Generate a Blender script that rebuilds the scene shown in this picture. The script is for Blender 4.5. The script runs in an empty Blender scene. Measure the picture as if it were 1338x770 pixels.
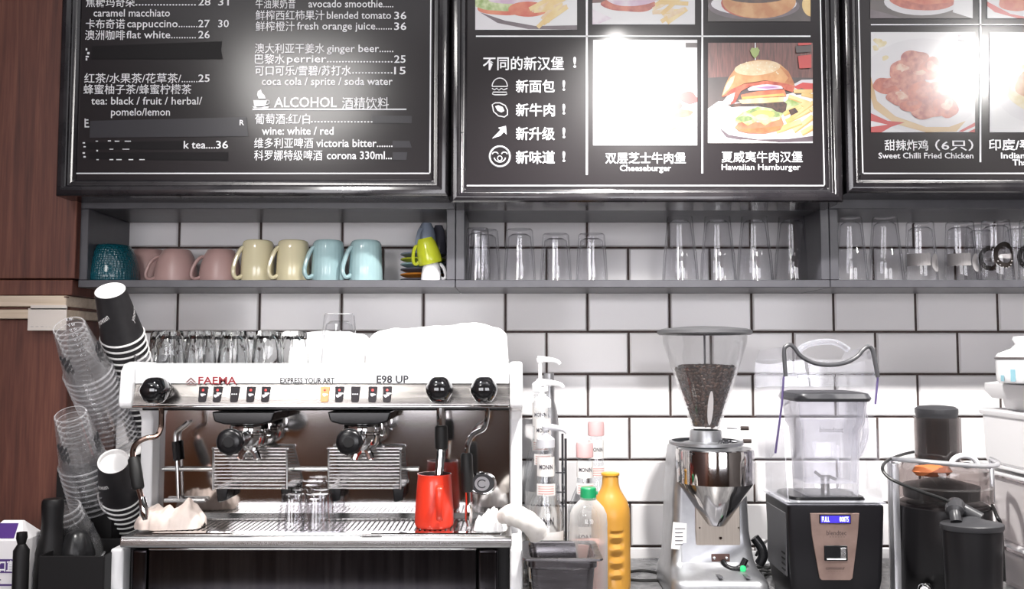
import bpy, bmesh, math, random
from mathutils import Matrix, Vector
random.seed(7)
PI = math.pi
R = math.radians
SC = bpy.context.scene
COL = SC.collection

# ------------------------------------------------------------------ camera
F = 1180.0; CAMD = 2.23; CAMZ = 1.40; PITCH = R(3.6)
cd = bpy.data.cameras.new('camera'); cam = bpy.data.objects.new('camera', cd); COL.objects.link(cam)
cam.location = (0, -CAMD, CAMZ); cam.rotation_euler = (PI/2 + PITCH, 0, 0)
cd.sensor_width = 36; cd.lens = F/1338*36; cd.clip_start = 0.05
SC.camera = cam
SC.cycles.transparent_max_bounces = 64        # long nested stacks of clear cups
vs = SC.view_settings
vs.view_transform = 'Standard'; vs.look = 'None'; vs.exposure = 0.0; vs.gamma = 1; vs.use_curve_mapping = False

# ------------------------------------------------------------------ world and lights
w = bpy.data.worlds.new('world'); SC.world = w; w.use_nodes = True
bg = w.node_tree.nodes['Background']; bg.inputs[0].default_value = (0.92, 0.93, 1.0, 1); bg.inputs[1].default_value = 0.6
def spot(name, loc, aim, watt, size=70, blend=.6, rad=.04, col=(1, .97, .94)):
    l = bpy.data.lights.new(name, 'SPOT'); l.energy = watt; l.spot_size = R(size); l.spot_blend = blend
    l.shadow_soft_size = rad; l.color = col
    o = bpy.data.objects.new(name, l); COL.objects.link(o); o.location = loc
    o.rotation_euler = (Vector(aim) - Vector(loc)).to_track_quat('-Z', 'Y').to_euler(); return o
def area(name, loc, aim, watt, sx, sy, col=(1, 1, 1)):
    l = bpy.data.lights.new(name, 'AREA'); l.energy = watt; l.shape = 'RECTANGLE'; l.size = sx; l.size_y = sy; l.color = col
    o = bpy.data.objects.new(name, l); COL.objects.link(o); o.location = loc
    o.rotation_euler = (Vector(aim) - Vector(loc)).to_track_quat('-Z', 'Y').to_euler(); return o
# pendant spots hanging close to the counter: they throw the shelf's shadow edge on the tiles and are mirrored in the menu boards
spot('spot_counter_a', (-.50, -.90, 2.55), (-.48, -.45, .95), 88, 62, .6, rad=.05)
spot('spot_counter_b', (.29, -.90, 2.28), (.30, -.36, .95), 140, 102, .75, rad=.022)
spot('spot_counter_c', (1.30, -.90, 2.28), (1.27, -.36, .95), 125, 78, .7, rad=.03)
# second row over the customers, also mirrored in the boards and in the coffee machine
spot('spot_menu_a', (-1.10, -3.10, 2.84), (-.42, -.3, 1.8), 150, 34, .6, rad=.34)
spot('spot_menu_b', (.60, -2.62, 2.62), (.3, -.3, 2.1), 115, 26, .5, rad=.12)
spot('spot_menu_c', (2.07, -2.3, 2.66), (1.1, -.3, 2.1), 120, 26, .5, rad=.11)
area('ceiling_panel', (.2, -1.9, 2.93), (.2, -1.75, 0), 22, 3.8, 1.3, (.97, .97, 1.0))  # unseen soft fill light added under the ceiling
spot('spot_warm_corner', (-1.7, -4.1, 2.7), (-2.4, -4.9, .7), 220, 70, .6, col=(1, .78, .45))  # unseen warm lamp added to gild the corner mirrored in the backsplash
spot('spot_warm_wall', (-.35, -4.3, 2.7), (-.15, -5.2, .6), 70, 60, .6, col=(1, .85, .65))  # second unseen warm lamp, added to light the mirrored planks
FILL = 10.0                                   # strength of the unseen far-wall panels, added as frontal fill

# ------------------------------------------------------------------ projection helper (pixel -> point at s metres from the tile wall)
def P(u, v, s):
    dx = (u-669)/F; dy = (385-v)/F
    Y = math.cos(PITCH) - dy*math.sin(PITCH); Z = math.sin(PITCH) + dy*math.cos(PITCH)
    t = (CAMD - s)/Y
    return Vector((dx*t, -s, CAMZ + Z*t))
def X(u, s, v=450): return P(u, v, s).x
def Z(v, s): return P(669, v, s).z
def M_PX(s): return (CAMD - s)/F      # metres per pixel

# ------------------------------------------------------------------ materials
MATS = {}
def newmat(name):
    m = bpy.data.materials.new(name); m.use_nodes = True
    return m, m.node_tree.nodes, m.node_tree.links, m.node_tree.nodes['Principled BSDF']
def mat(name, col, rough=.5, metal=0, coat=0, trans=0, ior=1.45, emit=None, es=1, alpha=1, sheen=0, spec=.5, coatr=.05):
    if name in MATS: return MATS[name]
    m, N, L, b = newmat(name)
    b.inputs['Base Color'].default_value = (*col, 1); b.inputs['Roughness'].default_value = rough
    b.inputs['Metallic'].default_value = metal; b.inputs['Coat Weight'].default_value = coat
    b.inputs['Coat Roughness'].default_value = coatr
    b.inputs['Transmission Weight'].default_value = trans; b.inputs['IOR'].default_value = ior
    b.inputs['Specular IOR Level'].default_value = spec
    b.inputs['Sheen Weight'].default_value = sheen
    if emit: b.inputs['Emission Color'].default_value = (*emit, 1); b.inputs['Emission Strength'].default_value = es
    MATS[name] = m; return m
def noisy(name, c1, c2, scale=8, rough=.5, stretch=(1, 1, 1), bump=0, metal=0, detail=4, lo=.35, hi=.65, r2=None, coat=0):
    if name in MATS: return MATS[name]
    m, N, L, b = newmat(name)
    tc = N.new('ShaderNodeTexCoord'); mp = N.new('ShaderNodeMapping'); mp.inputs['Scale'].default_value = stretch
    nz = N.new('ShaderNodeTexNoise'); nz.inputs['Scale'].default_value = scale; nz.inputs['Detail'].default_value = detail
    cr = N.new('ShaderNodeValToRGB'); cr.color_ramp.elements[0].position = lo; cr.color_ramp.elements[1].position = hi
    cr.color_ramp.elements[0].color = (*c1, 1); cr.color_ramp.elements[1].color = (*c2, 1)
    L.new(tc.outputs['Object'], mp.inputs['Vector']); L.new(mp.outputs[0], nz.inputs['Vector']); L.new(nz.outputs[0], cr.inputs[0])
    L.new(cr.outputs[0], b.inputs['Base Color'])
    b.inputs['Roughness'].default_value = rough; b.inputs['Metallic'].default_value = metal; b.inputs['Coat Weight'].default_value = coat
    if r2 is not None:
        mr = N.new('ShaderNodeMapRange'); mr.inputs[3].default_value = rough; mr.inputs[4].default_value = r2
        L.new(nz.outputs[0], mr.inputs[0]); L.new(mr.outputs[0], b.inputs['Roughness'])
    if bump:
        bp = N.new('ShaderNodeBump'); bp.inputs['Strength'].default_value = bump; bp.inputs['Distance'].default_value = .004
        L.new(nz.outputs[0], bp.inputs['Height']); L.new(bp.outputs[0], b.inputs['Normal'])
    MATS[name] = m; return m
def thin_glass(name, tint=(.97, .98, 1), refl=1.0, haze=0.0, hazecol=(.9, .92, 1), ior=1.5, rough=.03):
    """sheet plastic or thin glass: passes straight through, mirrors by Fresnel, slightly milky"""
    if name in MATS: return MATS[name]
    m, N, L, b = newmat(name); N.remove(b)
    out = N['Material Output']; tr = N.new('ShaderNodeBsdfTransparent'); tr.inputs[0].default_value = (*tint, 1)
    gl = N.new('ShaderNodeBsdfGlossy'); gl.inputs['Roughness'].default_value = rough; gl.inputs[0].default_value = (refl, refl, refl, 1)
    lf = N.new('ShaderNodeLayerWeight'); lf.inputs[0].default_value = .5; pw = N.new('ShaderNodeMath'); pw.operation = 'POWER'; pw.inputs[1].default_value = 4.0
    fr = N.new('ShaderNodeMath'); fr.operation = 'MULTIPLY_ADD'; fr.inputs[1].default_value = .75; fr.inputs[2].default_value = .045
    L.new(lf.outputs['Facing'], pw.inputs[0]); L.new(pw.outputs[0], fr.inputs[0])
    mx = N.new('ShaderNodeMixShader'); L.new(fr.outputs[0], mx.inputs[0]); L.new(tr.outputs[0], mx.inputs[1]); L.new(gl.outputs[0], mx.inputs[2])
    last = mx
    if haze > 0:
        lw = N.new('ShaderNodeLayerWeight'); lw.inputs[0].default_value = .35
        ma = N.new('ShaderNodeMath'); ma.operation = 'MULTIPLY_ADD'; ma.inputs[1].default_value = haze*2.2; ma.inputs[2].default_value = haze*.5; ma.use_clamp = True
        L.new(lw.outputs['Facing'], ma.inputs[0])
        df = N.new('ShaderNodeBsdfDiffuse'); df.inputs[0].default_value = (*hazecol, 1)
        m2 = N.new('ShaderNodeMixShader'); L.new(ma.outputs[0], m2.inputs[0]); L.new(mx.outputs[0], m2.inputs[1]); L.new(df.outputs[0], m2.inputs[2]); last = m2
    L.new(last.outputs[0], out.inputs['Surface']); MATS[name] = m; return m
def wood(name, c1, c2, c3, rough=.45, axis='Z', sc=1.0):
    if name in MATS: return MATS[name]
    m, N, L, b = newmat(name)
    tc = N.new('ShaderNodeTexCoord'); mp = N.new('ShaderNodeMapping')
    k = {'Z': (26*sc, 26*sc, 1.3*sc), 'X': (1.3*sc, 26*sc, 26*sc)}[axis]; mp.inputs['Scale'].default_value = k
    nz = N.new('ShaderNodeTexNoise'); nz.inputs['Scale'].default_value = 1.6; nz.inputs['Detail'].default_value = 8; nz.inputs['Distortion'].default_value = 1.2
    n2 = N.new('ShaderNodeTexNoise'); n2.inputs['Scale'].default_value = 9; n2.inputs['Detail'].default_value = 3
    ad = N.new('ShaderNodeMath'); ad.operation = 'MULTIPLY_ADD'; ad.inputs[1].default_value = .45
    cr = N.new('ShaderNodeValToRGB'); e = cr.color_ramp.elements
    e[0].position = .45; e[0].color = (*c1, 1); e[1].position = .95; e[1].color = (*c3, 1); x = e.new(.7); x.color = (*c2, 1)
    L.new(tc.outputs['Object'], mp.inputs[0]); L.new(mp.outputs[0], nz.inputs['Vector']); L.new(mp.outputs[0], n2.inputs['Vector'])
    L.new(n2.outputs[0], ad.inputs[0]); L.new(nz.outputs[0], ad.inputs[2]); L.new(ad.outputs[0], cr.inputs[0]); L.new(cr.outputs[0], b.inputs['Base Color'])
    b.inputs['Roughness'].default_value = rough
    bp = N.new('ShaderNodeBump'); bp.inputs['Strength'].default_value = .15; bp.inputs['Distance'].default_value = .002
    L.new(ad.outputs[0], bp.inputs['Height']); L.new(bp.outputs[0], b.inputs['Normal']); MATS[name] = m; return m

# ------------------------------------------------------------------ mesh builder
class MB:
    """collects shapes (world coordinates, or local ones) into ONE mesh"""
    def __init__(self): self.bm = bmesh.new(); self.mats = []; self.hard = False
    def idx(self, m):
        if m not in self.mats: self.mats.append(m)
        return self.mats.index(m)
    def face(self, vs, m):
        f = self.bm.faces.new([self.bm.verts.new(v) for v in vs]); f.material_index = self.idx(m); return f
    def _mark(self, geom, m):
        i = self.idx(m)
        for f in geom: f.material_index = i
    def box(self, a, b, m, bev=0, seg=2, M=None):
        a, b = Vector(a), Vector(b); c = (a+b)/2; d = b-a
        T = Matrix.Translation(c) @ Matrix.Diagonal((abs(d.x), abs(d.y), abs(d.z), 1))
        t = bmesh.new(); bmesh.ops.create_cube(t, size=1, matrix=T)
        if bev: bmesh.ops.bevel(t, geom=list(t.edges), offset=bev, segments=seg, profile=.5, affect='EDGES'); self.hard = True
        self.merge(t, m, M); return self
    def merge(self, t, m, M=None):
        if M is not None: t.transform(M)
        vm = {}
        for v in t.verts: vm[v.index if False else v] = self.bm.verts.new(v.co)
        i = self.idx(m)
        for f in t.faces:
            try: g = self.bm.faces.new([vm[v] for v in f.verts]); g.material_index = i
            except ValueError: pass
        t.free()
    def mesh(self, me, m, M):
        t = bmesh.new(); t.from_mesh(me); self.merge(t, m, M)
    def lathe(self, prof, m, loc=(0, 0, 0), seg=32, M=None, sx=1, sy=1, fn=None):
        loc = Vector(loc); rings = []; i = self.idx(m)
        T = Matrix.Translation(loc) @ (M if M is not None else Matrix())
        for k, (r, z) in enumerate(prof):
            if r < 1e-6: rings.append([self.bm.verts.new(T @ Vector((0, 0, z)))])
            else:
                ring = []
                for j in range(seg):
                    a = 2*PI*j/seg; rr = r*(fn(a, k, z) if fn else 1)
                    ring.append(self.bm.verts.new(T @ Vector((rr*math.cos(a)*sx, rr*math.sin(a)*sy, z))))
                rings.append(ring)
        for A, B in zip(rings, rings[1:]):
            if len(A) == 1 and len(B) == 1: continue
            for j in range(seg):
                k = (j+1) % seg
                if len(A) == 1: vs = [A[0], B[k], B[j]]
                elif len(B) == 1: vs = [A[j], A[k], B[0]]
                else: vs = [A[j], A[k], B[k], B[j]]
                f = self.bm.faces.new(vs); f.material_index = i
        return self
    def tube(self, pts, r, m, seg=8, closed=False, caps=True, M=None, flat=1.0):
        pts = [Vector(p) for p in pts]; n = len(pts); i = self.idx(m)
        rs = r if isinstance(r, (list, tuple)) else [r]*n
        tang = []
        for k in range(n):
            if closed: t = pts[(k+1) % n]-pts[k-1]
            else: t = pts[min(k+1, n-1)]-pts[max(k-1, 0)]
            tang.append(t.normalized())
        up = Vector((0, 0, 1)) if abs(tang[0].z) < .9 else Vector((1, 0, 0))
        nrm = (up - tang[0]*up.dot(tang[0])).normalized(); rings = []
        for k in range(n):
            nrm = (nrm - tang[k]*nrm.dot(tang[k])).normalized(); bn = tang[k].cross(nrm)
            ring = []
            for j in range(seg):
                a = 2*PI*j/seg; co = pts[k] + nrm*(math.cos(a)*rs[k]) + bn*(math.sin(a)*rs[k]*flat)
                ring.append(self.bm.verts.new(M @ co if M is not None else co))
            rings.append(ring)
        pairs = list(zip(rings, rings[1:])) + ([(rings[-1], rings[0])] if closed else [])
        for A, B in pairs:
            for j in range(seg):
                k = (j+1) % seg; f = self.bm.faces.new([A[j], A[k], B[k], B[j]]); f.material_index = i
        if caps and not closed:
            for rg in (rings[0][::-1], rings[-1]): f = self.bm.faces.new(rg); f.material_index = i
        return self
    def prism(self, poly, y0, y1, m, bev=0, seg=2, M=None, axis='Y'):
        """poly of (a, z) extruded along y (or x when axis='X', then a is y)"""
        t = bmesh.new()
        mk = (lambda a, z, d: (a, d, z)) if axis == 'Y' else ((lambda a, z, d: (d, a, z)) if axis == 'X' else (lambda a, z, d: (a, z, d)))
        A = [t.verts.new(mk(a, z, y0)) for a, z in poly]; B = [t.verts.new(mk(a, z, y1)) for a, z in poly]
        t.faces.new(A); t.faces.new(B[::-1]); n = len(poly)
        for k in range(n): t.faces.new([A[k], B[k], B[(k+1) % n], A[(k+1) % n]])
        bmesh.ops.recalc_face_normals(t, faces=list(t.faces))
        if bev: bmesh.ops.bevel(t, geom=list(t.edges), offset=bev, segments=seg, profile=.5, affect='EDGES', clamp_overlap=True); self.hard = True
        self.merge(t, m, M); return self
    def flat(self, pts, s, m, lift=0):
        """a printed shape: pixel outline laid on a plane s metres from the wall"""
        self.face([P(u, v, s+lift) for u, v in pts], m)
    def build(self, name, parent=None, smooth=35, base=None, recalc=True, local=False):
        if recalc: bmesh.ops.recalc_face_normals(self.bm, faces=list(self.bm.faces))
        org = Vector((0, 0, 0))
        if parent is not None:
            r = parent
            while r is not None: org += r.location; r = r.parent
            if local: org = Vector((0, 0, 0))
        elif base is not None: org = Vector(base)
        if org.length: self.bm.transform(Matrix.Translation(-org))
        me = bpy.data.meshes.new(name); self.bm.to_mesh(me); self.bm.free()
        for m in self.mats: me.materials.append(m)
        if smooth:
            for p in me.polygons: p.use_smooth = True
            me.set_sharp_from_angle(angle=R(smooth))
        o = bpy.data.objects.new(name, me); COL.objects.link(o)
        if smooth and self.hard: wn = o.modifiers.new('normals', 'WEIGHTED_NORMAL'); wn.keep_sharp = True; wn.weight = 100
        if parent is not None: o.parent = parent
        elif base is not None: o.location = base
        return o
def thing(name, label, cat, loc=(0, 0, 0), rot=(0, 0, 0), group=None):
    o = bpy.data.objects.new(name, None); COL.objects.link(o); o.location = loc; o.rotation_euler = rot
    o.empty_display_size = .05; o['label'] = label; o['category'] = cat
    if group: o['group'] = group
    return o
def solo(name, mb, label, cat, base=(0, 0, 0), group=None, smooth=35):
    o = mb.build(name, base=base, smooth=smooth); o['label'] = label; o['category'] = cat
    if group: o['group'] = group
    return o
def struct(name, mb, smooth=35):
    o = mb.build(name, smooth=smooth); o['kind'] = 'structure'; return o
def dup(root, loc, rot=None, label=None, group=None, scale=None):
    def cp(o, par):
        c = o.copy(); COL.objects.link(c)
        if par is not None: c.parent = par
        for ch in [q for q in bpy.data.objects if q.parent == o and q != c]: cp(ch, c)
        return c
    r = cp(root, None); r.location = loc
    if rot is not None: r.rotation_euler = rot
    if scale is not None: r.scale = (scale,)*3 if not hasattr(scale, '__len__') else scale
    if label: r['label'] = label
    if group: r['group'] = group
    return r
def arc(c, r, a0, a1, n=10, plane='XZ'):
    out = []
    for k in range(n+1):
        a = R(a0 + (a1-a0)*k/n)
        if plane == 'XZ': out.append(Vector(c)+Vector((r*math.cos(a), 0, r*math.sin(a))))
        elif plane == 'XY': out.append(Vector(c)+Vector((r*math.cos(a), r*math.sin(a), 0)))
        else: out.append(Vector(c)+Vector((0, r*math.cos(a), r*math.sin(a))))
    return out
def spline(pts, n=6):
    pts = [Vector(p) for p in pts]; out = []
    for k in range(len(pts)-1):
        p0 = pts[max(k-1, 0)]; p1 = pts[k]; p2 = pts[k+1]; p3 = pts[min(k+2, len(pts)-1)]
        for j in range(n):
            t = j/n
            out.append(.5*((2*p1)+(p2-p0)*t+(2*p0-5*p1+4*p2-p3)*t*t+(3*p1-p0-3*p2+p3)*t**3))
    out.append(pts[-1]); return out
_glyph = {}
def glyph(body, off=0, spacing=1.0):
    k = (body, off, spacing)
    if k not in _glyph:
        c = bpy.data.curves.new('t', 'FONT'); c.body = body; c.size = 1; c.resolution_u = 2; c.offset = off; c.space_character = spacing
        o = bpy.data.objects.new('t', c); COL.objects.link(o); bpy.context.view_layer.update()
        me = bpy.data.meshes.new_from_object(o.evaluated_get(bpy.context.evaluated_depsgraph_get()))
        bpy.data.objects.remove(o); bpy.data.curves.remove(c)
        xs = [v.co.x for v in me.vertices] or [0]; _glyph[k] = (me, min(xs), max(xs))
    return _glyph[k]
def write(mb, body, u0, u1, vb, em, s, m, off=0.0):
    """lettering on a wall-parallel plane: from pixel u0 to u1 on baseline vb, em height in px"""
    me, x0, x1 = glyph(body, off); k = M_PX(s)
    p = P(u0, vb, s); q = P(u1, vb, s); sx = (q.x-p.x)/max(x1-x0, 1e-6); sz = em*k
    T = Matrix.Translation(p) @ Matrix(((sx, 0, 0, -x0*sx), (0, 0, 0, 0), (0, sz, 0, 0), (0, 0, 0, 1)))
    mb.mesh(me, m, T)
def write_at(mb, body, width, em, T, m, off=0.0):
    """lettering in a plane given by matrix T (x right, y up), centred on its origin"""
    me, x0, x1 = glyph(body, off); sx = width/max(x1-x0, 1e-6)
    mb.mesh(me, m, T @ Matrix(((sx, 0, 0, -(x0+x1)/2*sx), (0, em, 0, -.35*em), (0, 0, 1, 0), (0, 0, 0, 1))))

# ------------------------------------------------------------------ shared materials
white_print = mat('white_print', (.62, .62, .64), .5, spec=.2, coat=.6, coatr=.16)
black_gloss = noisy('black_frame', (.012, .011, .013), (.02, .018, .02), 20, .12, r2=.2, bump=.03)
board_black = mat('board_print', (.010, .0075, .009), .42, coat=.5, coatr=.16, spec=.12)
steel = noisy('brushed_steel', (.58, .57, .56), (.66, .65, .65), 6, .2, (2, 60, 60), metal=1, r2=.3)
chrome = mat('chrome', (.78, .78, .78), .06, 1)
mirror_steel = noisy('mirror_steel', (.55, .53, .52), (.62, .60, .6), 3, .05, metal=1, r2=.12)
dark_steel = noisy('dark_polished_steel', (.05, .046, .052), (.075, .07, .075), 5, .10, (20, 20, 1), metal=1, r2=.2)
black_plastic = mat('black_plastic', (.007, .007, .008), .26, spec=.4)
soft_black = mat('soft_black', (.006, .0055, .006), .5, spec=.3)
rubber = mat('rubber', (.008, .008, .008), .55)
white_plastic = mat('white_plastic', (.82, .82, .83), .3)
white_enamel = mat('white_enamel', (.86, .86, .87), .18, coat=.3)
shelf_grey = noisy('shelf_paint', (.048, .047, .055), (.058, .057, .065), 30, .35)
thick_glass = mat('thick_glass', (.97, .98, .98), .0, trans=1, ior=1.46)
def rim_glass(name, face, edge, blend=.5):
    m = thin_glass(name, face); N, L = m.node_tree.nodes, m.node_tree.links
    tr = [n for n in N if n.type == 'BSDF_TRANSPARENT'][0]
    lw = N.new('ShaderNodeLayerWeight'); lw.inputs[0].default_value = blend; cr = N.new('ShaderNodeValToRGB')
    cr.color_ramp.elements[0].position = .55; cr.color_ramp.elements[0].color = (*face, 1); cr.color_ramp.elements[1].color = (*edge, 1)
    L.new(lw.outputs['Facing'], cr.inputs[0]); L.new(cr.outputs[0], tr.inputs[0]); return m
tumbler_glass = rim_glass('tumbler_glass', (.97, .97, .975), (.45, .45, .47))
clear_plastic = thin_glass('clear_plastic', (.95, .95, .97), 1, .10)
clear_cup = thin_glass('clear_cup', (.985, .985, .985), 1, .022, (.8, .8, .82), rough=.06)
red_mark = mat('red_mark', (.26, .018, .024), .4)
# ================================================================== SETTING
tile_white = mat('tile_glaze', (.74, .725, .73), .12, spec=.3)
grout = noisy('grout', (.035, .022, .02), (.06, .04, .036), 60, .8)
oak = wood('brown_wood', (.045, .010, .0055), (.088, .024, .0135), (.135, .045, .027), .6)
oak_dark = wood('brown_wood_back', (.05, .014, .009), (.10, .033, .02), (.15, .06, .035), .6)
pale_wood = wood('pale_wood', (.42, .33, .24), (.52, .42, .32), (.6, .5, .4), .5, 'X')
stone = noisy('counter_stone', (.10, .10, .105), (.2, .2, .205), 40, .25)
floor_m = noisy('floor_concrete', (.10, .09, .085), (.17, .155, .145), 3, .4)
ceil_m = mat('ceiling_paint', (.10, .095, .095), .8)
LX = -.972                                   # the wood return at the left end of the tiles
def tile_wall():
    mb = MB(); PX, PZ, G = .2030, .1045, .0054
    z0 = Z(433.7, 0); gi = mb.idx(grout)
    # grout bed
    mb.box((LX, .004, .85), (2.9, .06, 3.0), grout)
    r0 = int((.85-z0)/PZ)-1
    for r in range(r0, r0+22):
        zb = z0+PZ*r; zt = zb+PZ
        xo = X(660.5, 0, 405) if r % 2 == 0 else X(660.5, 0, 405)+PX/2
        for k in range(-8, 14):
            xa = max(xo+PX*k+G/2, LX); xb = min(xo+PX*(k+1)-G/2, 2.9)
            if xb-xa < .012: continue
            a, b = zb+G/2, zt-G/2; e = .003
            if b > 3: continue
            tx = random.uniform(-.0007, .0007); tz = random.uniform(-.0005, .0005)
            y = lambda sx, sz: -.001 + tx*sx + tz*sz
            o = [(xa, .004, a), (xb, .004, a), (xb, .004, b), (xa, .004, b)]
            i = [(xa+e, y(-1, -1), a+e), (xb-e, y(1, -1), a+e), (xb-e, y(1, 1), b-e), (xa+e, y(-1, 1), b-e)]
            O = [mb.bm.verts.new(p) for p in o]; I = [mb.bm.verts.new(p) for p in i]; t = mb.idx(tile_white)
            f = mb.bm.faces.new(I); f.material_index = t
            for q in range(4):
                f = mb.bm.faces.new([O[q], O[(q+1) % 4], I[(q+1) % 4], I[q]]); f.material_index = t
    struct('wall_back', mb, smooth=0)
tile_wall()
SF = .24                                     # front plane of the wood panelling
mb = MB(); mb.box((-2.5, -.0, 0), (LX-.004, .06, 3.0), oak); struct('wall_left', mb)
mb = MB(); mb.box((-2.5, -SF, Z(365, SF)+.0015), (X(95, SF), 0, 2.98), oak, .0015, 1); struct('trim_1', mb)
mb = MB(); mb.box((-2.5, -SF, Z(386, SF)), (X(92, SF), 0, Z(365, SF)-.0015), oak, .0015, 1); struct('trim_2', mb)
mb = MB(); mb.box((-2.5, -SF-.012, Z(401, SF)), (X(88, SF), 0, Z(387, SF)), pale_wood, .0015, 1); mb.box((X(85.5, SF), -SF-.013, Z(389.5, SF)), (X(88, SF)+.001, -SF-.001, Z(387.8, SF)), oak_dark); struct('trim_3', mb)
mb = MB(); mb.box((-2.5, -SF-.012, Z(417, SF)), (X(88, SF), 0, Z(405, SF)), pale_wood, .0015, 1); struct('trim_4', mb)
mb = MB(); mb.box((-2.5, -SF, .0), (X(89, SF), 0, Z(418, SF)), oak, .0015, 1)
mb.box((-2.5, -SF+.012, Z(406, SF)), (X(87, SF), 0, Z(400, SF)), oak_dark); struct('trim_5', mb)
# bulkhead above the wall shelves that carries the menu boards
bulk_m = mat('bulkhead_paint', (.03, .03, .034), .5)
mb = MB(); mb.box((LX+.001, -.215, Z(258, .22)+.004), (2.9, .004, 3.0), bulk_m); struct('trim_6', mb)
mb = MB(); mb.box((-2.5, -5.2, -.05), (3.0, .06, 0), floor_m); struct('floor', mb)
mb = MB(); mb.box((-2.5, -5.2, 3.0), (3.0, .06, 3.05), ceil_m); struct('ceiling', mb)
mb = MB(); mb.box((2.9, -5.2, 0), (2.96, .06, 3.0), mat('right_wall_paint', (.25, .22, .2), .7)); struct('wall_right', mb)
mb = MB(); mb.box((-2.56, -5.2, 0), (-2.5, .06, 3.0), oak_dark); struct('wall_side', mb)
# wall behind the camera: timber with openings, mirrored in the coffee machine
mb = MB()
for a, b, c, d in ((-2.5, -2.3, 0, 3), (-.3, .4, 0, 3), (2.4, 2.9, 0, 3), (-2.3, -.3, 0, 1.0), (-2.3, -.3, 2.2, 3), (.4, 2.4, 0, 1.0), (.4, 2.4, 2.2, 3)):
    mb.box((a, -5.26, c), (b, -5.2, d), wood('warm_plank', (.06, .025, .014), (.11, .048, .026), (.17, .085, .045), .5))
struct('wall_front', mb)
fill_glow = mat('window_daylight', (.9, .9, .9), .3, emit=(.97, .955, 1), es=FILL)  # glow added behind the camera to brighten tiles and fronts
for k, (a, b) in enumerate(((-2.3, -.3), (.4, 2.4))):
    mb = MB(); mb.box((a, -5.25, 1.0), (b, -5.24, 2.2), fill_glow); o = struct('window_%d' % (k+1), mb)
    mb = MB()
    for x in (a, (a+b)/2-.02, b-.04): mb.box((x, -5.24, 1.0), (x+.04, -5.19, 2.2), black_gloss)
    for z in (1.0, 2.16): mb.box((a, -5.24, z), (b, -5.19, z+.04), black_gloss)
    f = mb.build('window_frame', o)

# ------------------------------------------------------------------ counter
mb = MB(); mb.box((-2.2, -.74, .86), (2.88, -.001, .9), stone, .004); mb.box((LX-.4, -.74, .86), (LX, -.241, .9), stone)
mb = MB(); mb.prism([(-2.2, -.74), (2.88, -.74), (2.88, -.006), (LX+.004, -.006), (LX+.004, -SF-.004), (-2.2, -SF-.004)], .86, .9, stone, .003, axis='Z')
solo('countertop', mb, 'grey stone countertop under all the coffee machines', 'countertop', (0, -.4, .86))
mb = MB(); mb.box((-2.2, -.70, .0), (2.88, -.26, .86), black_plastic, .003)
for k in range(6): mb.box((-2.1+k*.83, -.71, .12), (-2.1+k*.83+.8, -.69, .84), soft_black, .003)
solo('counter_base', mb, 'dark cabinet base carrying the grey stone countertop', 'cabinet', (0, -.4, 0))

# ------------------------------------------------------------------ wall shelves
SS = .22
zb0, zb1 = Z(375.8, SS), Z(366, SS)          # bottom board
zt0, zt1 = Z(273, SS), Z(258.5, SS)+.0035          # top board
T = .0195
def shelf(xa, xb, label):
    r = thing('wall_shelf', label, 'shelf', ((xa+xb)/2, -SS/2, zb0), group=None)
    g = .0006; xa += g; xb -= g
    m = MB(); m.box((xa, -SS, zb0), (xb, -.0025, zb1), shelf_grey, .0012, 1); m.build('bottom_board', r)
    m = MB(); m.box((xa, -SS, zt0), (xb, -.0025, zt1), shelf_grey, .0012, 1); m.build('top_board', r)
    for x in (xa, xb-T):
        m = MB(); m.box((x, -SS, zb1+.0003), (x+T, -.0025, zt0-.0003), shelf_grey, .0012, 1); m.build('side_panel', r)
    return r
XA, XB, XC = LX+.003, X(595, SS, 370), X(1085, SS, 370)
shelf(XA, XB, 'grey open wall shelf on the left holding coloured mugs')
shelf(XB, XC, 'grey open wall shelf in the middle holding two rows of clear tumblers')
shelf(XC, XC+(XC-XB), 'grey open wall shelf on the right holding tall printed glasses')
# ================================================================== MENU BOARDS
PAL = {}
def pc(name, a, b=None, sc=60, rough=.45):
    """printing ink, two-tone speckle"""
    k = 'print_'+name
    if k not in PAL:
        PAL[k] = noisy(k, tuple(.47*q**1.12 for q in a), tuple(.47*q**1.12 for q in (b or a)), sc, rough, detail=3, coat=.6)
        PAL[k].node_tree.nodes['Principled BSDF'].inputs['Coat Roughness'].default_value = .16
    return PAL[k]
def ell(cu, cv, ru, rv, n=28, a0=0, a1=360, rot=0):
    out = []
    for k in range(n if a1-a0 >= 360 else n+1):
        a = R(a0+(a1-a0)*k/n); x = ru*math.cos(a); y = rv*math.sin(a); c, s_ = math.cos(R(rot)), math.sin(R(rot))
        out.append((cu+x*c-y*s_, cv+x*s_+y*c))
    return out
def blob(cu, cv, ru, rv, amp, seed, n=36):
    rr = random.Random(seed); ph = [rr.uniform(0, 6.28) for _ in range(5)]
    return [(cu+ru*math.cos(a)*(1+amp*q), cv+rv*math.sin(a)*(1+amp*q)) for a in [2*PI*k/n for k in range(n)]
            for q in [sum(math.sin(a*(j+2)+ph[j])/(j+1) for j in range(5))*.5]]
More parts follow.
